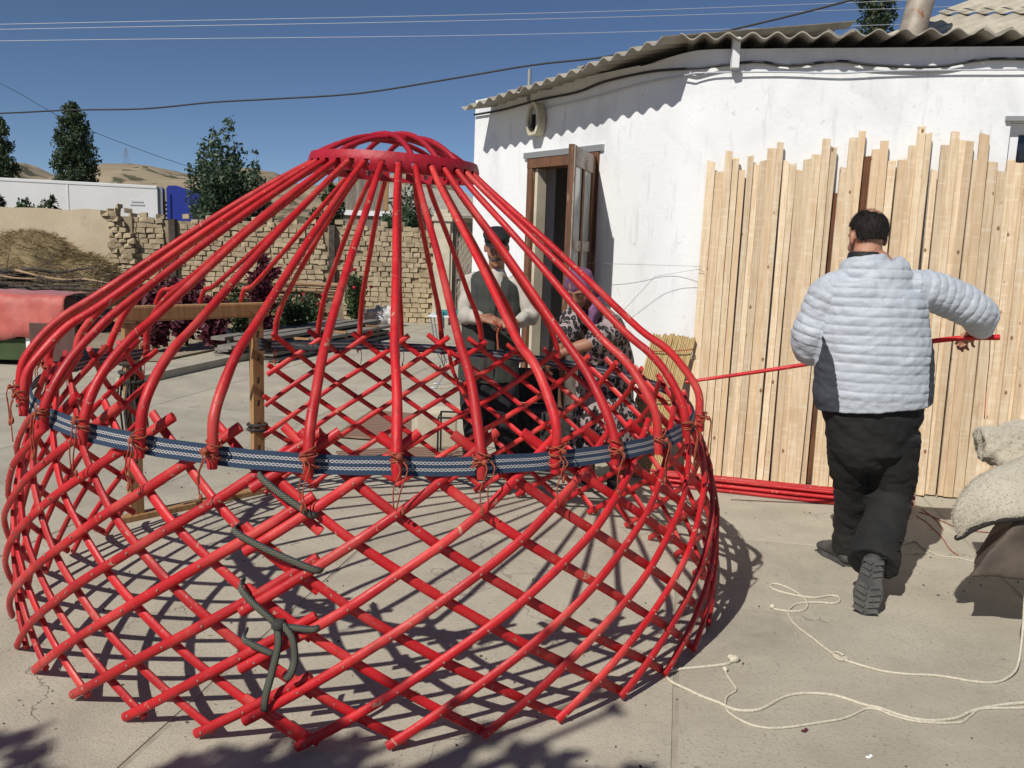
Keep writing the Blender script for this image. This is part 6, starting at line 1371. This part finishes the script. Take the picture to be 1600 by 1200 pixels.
# draped felt
Ed = [(1497, 838, 3.50), (1506, 834, 3.49), (1520, 825, 3.48), (1545, 815, 3.47), (1575, 809, 3.46), (1640, 806, 3.45), (1760, 812, 3.44)]
Md = [(1493, 815, 3.53), (1495, 798, 3.54), (1506, 780, 3.55), (1530, 765, 3.56), (1565, 752, 3.57), (1635, 740, 3.57), (1760, 735, 3.57)]
Mu = [(1503, 778, 3.62), (1515, 762, 3.64), (1532, 748, 3.66), (1555, 735, 3.68), (1590, 722, 3.70), (1650, 705, 3.72), (1760, 690, 3.74)]
Bk = [(1528, 762, 3.78), (1536, 752, 3.82), (1550, 742, 3.86), (1572, 730, 3.9), (1605, 718, 3.95), (1665, 702, 4.0), (1770, 690, 4.05)]
rowsF = [crom([A(*p) for p in rr], 5) for rr in (Ed, Md, Mu, Bk)]; cols = []
for i in range(len(rowsF[0])): cols.append(crom([rr[i] for rr in rowsF], 6))
nv = len(cols[0]); vs = [p + Vector((0, 0, .012 * noise.noise(p * 11) + .006 * noise.noise(p * 30))) for c in cols for p in c]; fs = [(i * nv + j, (i + 1) * nv + j, (i + 1) * nv + j + 1, i * nv + j + 1) for i in range(len(cols) - 1) for j in range(nv - 1)]
fe = empty('draped_felt', A(1540, 780, 3.6)); tag(fe, 'cream felt sheet with black bound edge draped over the dark bundle', 'felt'); mb = MB(); mb.add([Vector(v) - fe.location for v in vs], fs); o = mb.build('sheet', M['felt'], fe, smooth=True); sm = o.modifiers.new('t', 'SOLIDIFY'); sm.thickness = .022; sm.offset = 0
mb = MB(); mb.tube([c[0] - fe.location + Vector((0, .004, -.008)) for c in cols], .013, 8, round_ends=True); mb.build('bound_edge', M['feltdark'], fe, smooth=True)
# folded felt roll
r0 = A(1530, 692, 4.02); mb = MB(); ax = Vector((1.0, -.22, .06))
mb.tube([r0 + ax * .0, r0 + ax * .12, r0 + ax * .5, r0 + ax * 1.1], [(.10, .085), (.125, .10), (.135, .11), (.14, .115)], 20, up=(0, 0, 1), smooth=3)
mb.tube([r0 + ax * .05 + Vector((0, -.06, -.06)), r0 + ax * .5 + Vector((0, -.06, -.08)), r0 + ax * 1.1 + Vector((0, -.06, -.08))], [(.10, .03), (.12, .035), (.12, .035)], 16, up=(0, 0, 1), smooth=3)
o = solid('felt_roll', mb, M['felt'], None, .010, 2, lambda co, no: wrinkle(8, .03)(co, no) + wrinkle(24, .014, 4)(co, no)); tag(o, 'thick fold of cream felt lying above the draped felt sheet', 'felt')

# fuzz of loose fibres on the felt
def fuzz(name, src, parent, n, ln, mt, off=Vector((0, 0, 0))):
    me = src.data; P = list(me.polygons); hv = []
    for k in range(n):
        p_ = random.choice(P); idx = list(p_.vertices); a3, b3, c3_ = [me.vertices[i].co for i in idx[:3]]; u_, v_ = random.random(), random.random(); q = a3 + (b3 - a3) * u_ + (c3_ - a3) * v_ * (1 - u_); nn_ = p_.normal * (1 if random.random() < .5 or src.modifiers.get('t') is None else -1)
        if src.modifiers.get('t') is not None: q = q + nn_ * .0105
        d_ = (nn_ * random.uniform(.2, .8) + Vector((random.gauss(0, .8), random.gauss(0, .8), random.gauss(0, .8)))).normalized() * random.uniform(.5, 1.2) * ln; s2 = d_.orthogonal().normalized() * .0006
        hv += [q - s2, q + s2, q + d_ * .6 + s2 + Vector((0, 0, -.1 * ln)), q + d_]
    return tag(leaf_obj(name, np.array([tuple(v) for v in hv]), mt, parent), kind='stuff')
fuzz('fibres', [c for c in fe.children if c.name.startswith('sheet')][0], fe, 9000, .014, M['felt'])
fuzz('fibres', o, o, 9000, .014, M['felt'])

# ================================================================ ROPES AND LITTER ON THE CONCRETE
def crop(x, y): return 1000 + x / 3.077, 820 + y / 3.077
def rope(pts, label, r_=.0052, z0=.0065, tail=None, loop=False):
    P = [G(*crop(x, y), z0) for x, y in pts]
    for i, p in enumerate(P): p.z = z0 + (.004 * (i % 3 == 1) if loop else 0)
    if tail: P += tail
    e = empty('rope', P[0]); tag(e, label, 'rope', 'white ropes on the concrete'); mb = MB(); mb.tube([p - P[0] for p in P], r_, 7, smooth=4); mb.build('strand', M['rope_white'], e, smooth=True)
    return e, P
e, P = rope([(635, 398), (660, 407), (720, 415), (780, 412), (803, 392), (795, 362), (760, 330), (700, 298), (655, 284), (628, 288), (635, 305), (690, 325), (760, 340), (840, 350), (915, 339), (955, 347), (957, 368), (925, 377), (850, 372), (770, 376), (728, 394), (714, 425), (740, 475), (830, 545), (900, 600), (960, 638), (1000, 655), (1080, 680), (1180, 705), (1290, 718), (1400, 722), (1500, 735), (1600, 752), (1690, 758)], 'white rope with a loose figure loop near the walking man', tail=[G(1572, 1060, .01), G(1590, 1040, .03), A(1598, 985, 3.32), A(1602, 930, 3.36), A(1612, 870, 3.42)])
mb = MB(); mb.ell((0, 0, .006), (.014, .012, .011), seg=10, rings=8); mb.build('end_knot', M['rope_white'], e, smooth=True)
kn = G(*crop(985, 648)) - P[0]; mb = MB(); mb.tube([kn + Vector((.035 * math.cos(a) * .6 - .02, .035 * math.sin(a) + .015, .008)) for a in np.linspace(.2, 6.0, 14)], .005, 6); mb.ell(kn + Vector((0, 0, .004)), (.014, .012, .01), seg=10, rings=8); mb.build('loop_knot', M['rope_white'], e, smooth=True)
e, P = rope([(440, 655), (410, 670), (300, 683), (200, 693), (145, 705), (130, 730), (155, 757), (220, 787), (300, 825), (380, 855), (440, 883), (500, 893), (570, 888), (620, 865), (680, 832), (750, 812), (850, 810), (930, 818), (1000, 838), (1080, 865), (1150, 880), (1230, 908), (1300, 928), (1380, 940), (1450, 938), (1530, 925), (1600, 893), (1720, 868), (1850, 855), (2000, 850)], 'thicker white rope curving back from a fat knot by the yurt', .0062)
mb = MB(); mb.ell((.012, .004, .008), (.024, .017, .015), Matrix.Rotation(.5, 3, 'Z'), 10, 8); mb.ell((.0, .014, .010), (.015, .012, .012), None, 10, 8); mb.build('end_knot', M['rope_white'], e, smooth=True)
e, P = rope([(408, 700), (425, 735), (455, 775), (460, 795), (440, 810), (418, 825), (410, 860), (425, 900), (500, 947), (570, 970), (650, 977), (760, 967), (850, 952), (960, 935), (1030, 910), (1085, 884), (1140, 886), (1200, 911), (1290, 937), (1370, 949), (1480, 952), (1550, 946), (1590, 915), (1640, 885), (1780, 880), (2000, 878)], 'thinner white rope with small end knot, frontmost on the concrete', .0046, .006)
mb = MB(); mb.ell((0, 0, .006), (.011, .014, .010), seg=10, rings=8); mb.build('end_knot', M['rope_white'], e, smooth=True)
cable('rope_piece', [G(x, y, .005) for x, y in ((1415, 850), (1430, 846), (1445, 858), (1470, 868), (1500, 872), (1530, 880))], .0035, M['rope_white'], 'short white cord behind the walking man', 'cord')
for k, pts in enumerate(([(1436, 800), (1455, 806), (1480, 818), (1510, 828), (1545, 832)], [(1432, 806), (1450, 818), (1472, 840), (1484, 858), (1497, 868)], [(1440, 795), (1462, 812), (1474, 828)])):
    cable('orange_cord', [G(x, y, .004) for x, y in pts], .003, M['cord_orange'], ['orange cord trailing from the spare poles to the felt', 'orange cord trailing towards the dark bundle with frayed end', 'shortest orange cord trailing from the spare poles'][k], 'cord', 4, 5, 'orange cords on the concrete')
mb = MB()
for k in range(900):
    x, y = random.uniform(-2.6, 3.2), random.uniform(2.2, 7.5); s_ = random.uniform(.0015, .0055); mb.box((x, y, s_ * .4 + .0015), (s_ * random.uniform(.8, 2.4), s_, s_), Matrix.Rotation(random.uniform(0, 3), 3, 'Z'), mi=0 if random.random() < .6 else 1)
tag(mb.build('grit', [M['joint'], M['branch']]), 'scattered grit and crumbs on the concrete yard', 'grit', kind='stuff')
for k, (px, py, lab) in enumerate(((1256, 1142, 'dark red petal scrap lying below the ropes'), (1357, 1183, 'small white chip near the bottom edge of the yard'))):
    p = G(px, py, .006); mb = MB(); mb.ell((0, 0, 0), (.010, .007, .004), None, 8, 6); mb.ell((.012, .010, 0), (.006, .009, .003), None, 8, 6); o = mb.build('scrap', M['amaranth'] if k == 0 else M['whitepvc'], smooth=True); o.location = p; tag(o, lab, 'scrap')

# ================================================================ TREE BEHIND THE CAMERA (its shade falls on the foreground)
random.seed(44)
sh = empty('courtyard_tree', (-4.6, -3.0, 0)); tag(sh, 'leafy courtyard tree standing behind the photographer, casting dappled shade', 'tree')
def above(px, py, h): g = G(px, py); k = h / math.tan(SUN_EL); return Vector((g.x + SUN_DIR.x * k, g.y + SUN_DIR.y * k, h)) - sh.location
cl = [(250, 1228, 3.3, .10), (330, 1208, 3.2, .13), (430, 1200, 3.3, .15), (510, 1185, 3.2, .11), (560, 1225, 3.1, .12), (20, 1155, 3.4, .09), (42, 1178, 3.2, .05), (10, 1235, 3.4, .12), (700, 1120, 3.4, .05), (760, 1150, 3.3, .06), (830, 1175, 3.2, .08), (880, 1215, 3.2, .12), (700, 1225, 3.1, .12), (980, 1228, 3.4, .08), (930, 1085, 3.5, .03), (960, 1110, 3.4, .03)]
tr = MB(); tr.tube([(0, 0, 0), (.1, .1, 1.2), (.35, .45, 2.2), (.7, .9, 2.9)], [.14, .12, .10, .08], 12, smooth=3); hub = Vector((.7, .9, 2.9)); cs = []
for px, py, h, s_ in cl:
    c = above(px, py, h); cs.append((c.x, c.y, c.z, s_ ** 2, s_)); tr.tube([hub - Vector((.1, .15, .2)), hub.lerp(c, .5) + Vector((0, 0, .25)), c], [.045, .030, .014], 7, smooth=3)
for k in range(18):
    c = Vector((random.uniform(-1.6, .6), random.uniform(-1.8, .4), random.uniform(3.2, 5.0))); cs.append((c.x, c.y, c.z, .12, .45)); tr.tube([hub - Vector((.1, .15, .2)), hub.lerp(c, .5) + Vector((0, 0, .2)), c], [.04, .025, .010], 6, smooth=2)
tr.build('trunk', M['trunk'], sh, smooth=True); leaf_obj('crown', leaf_cloud(cs, 11000, .2, .09, .6), M['leaf'], sh)
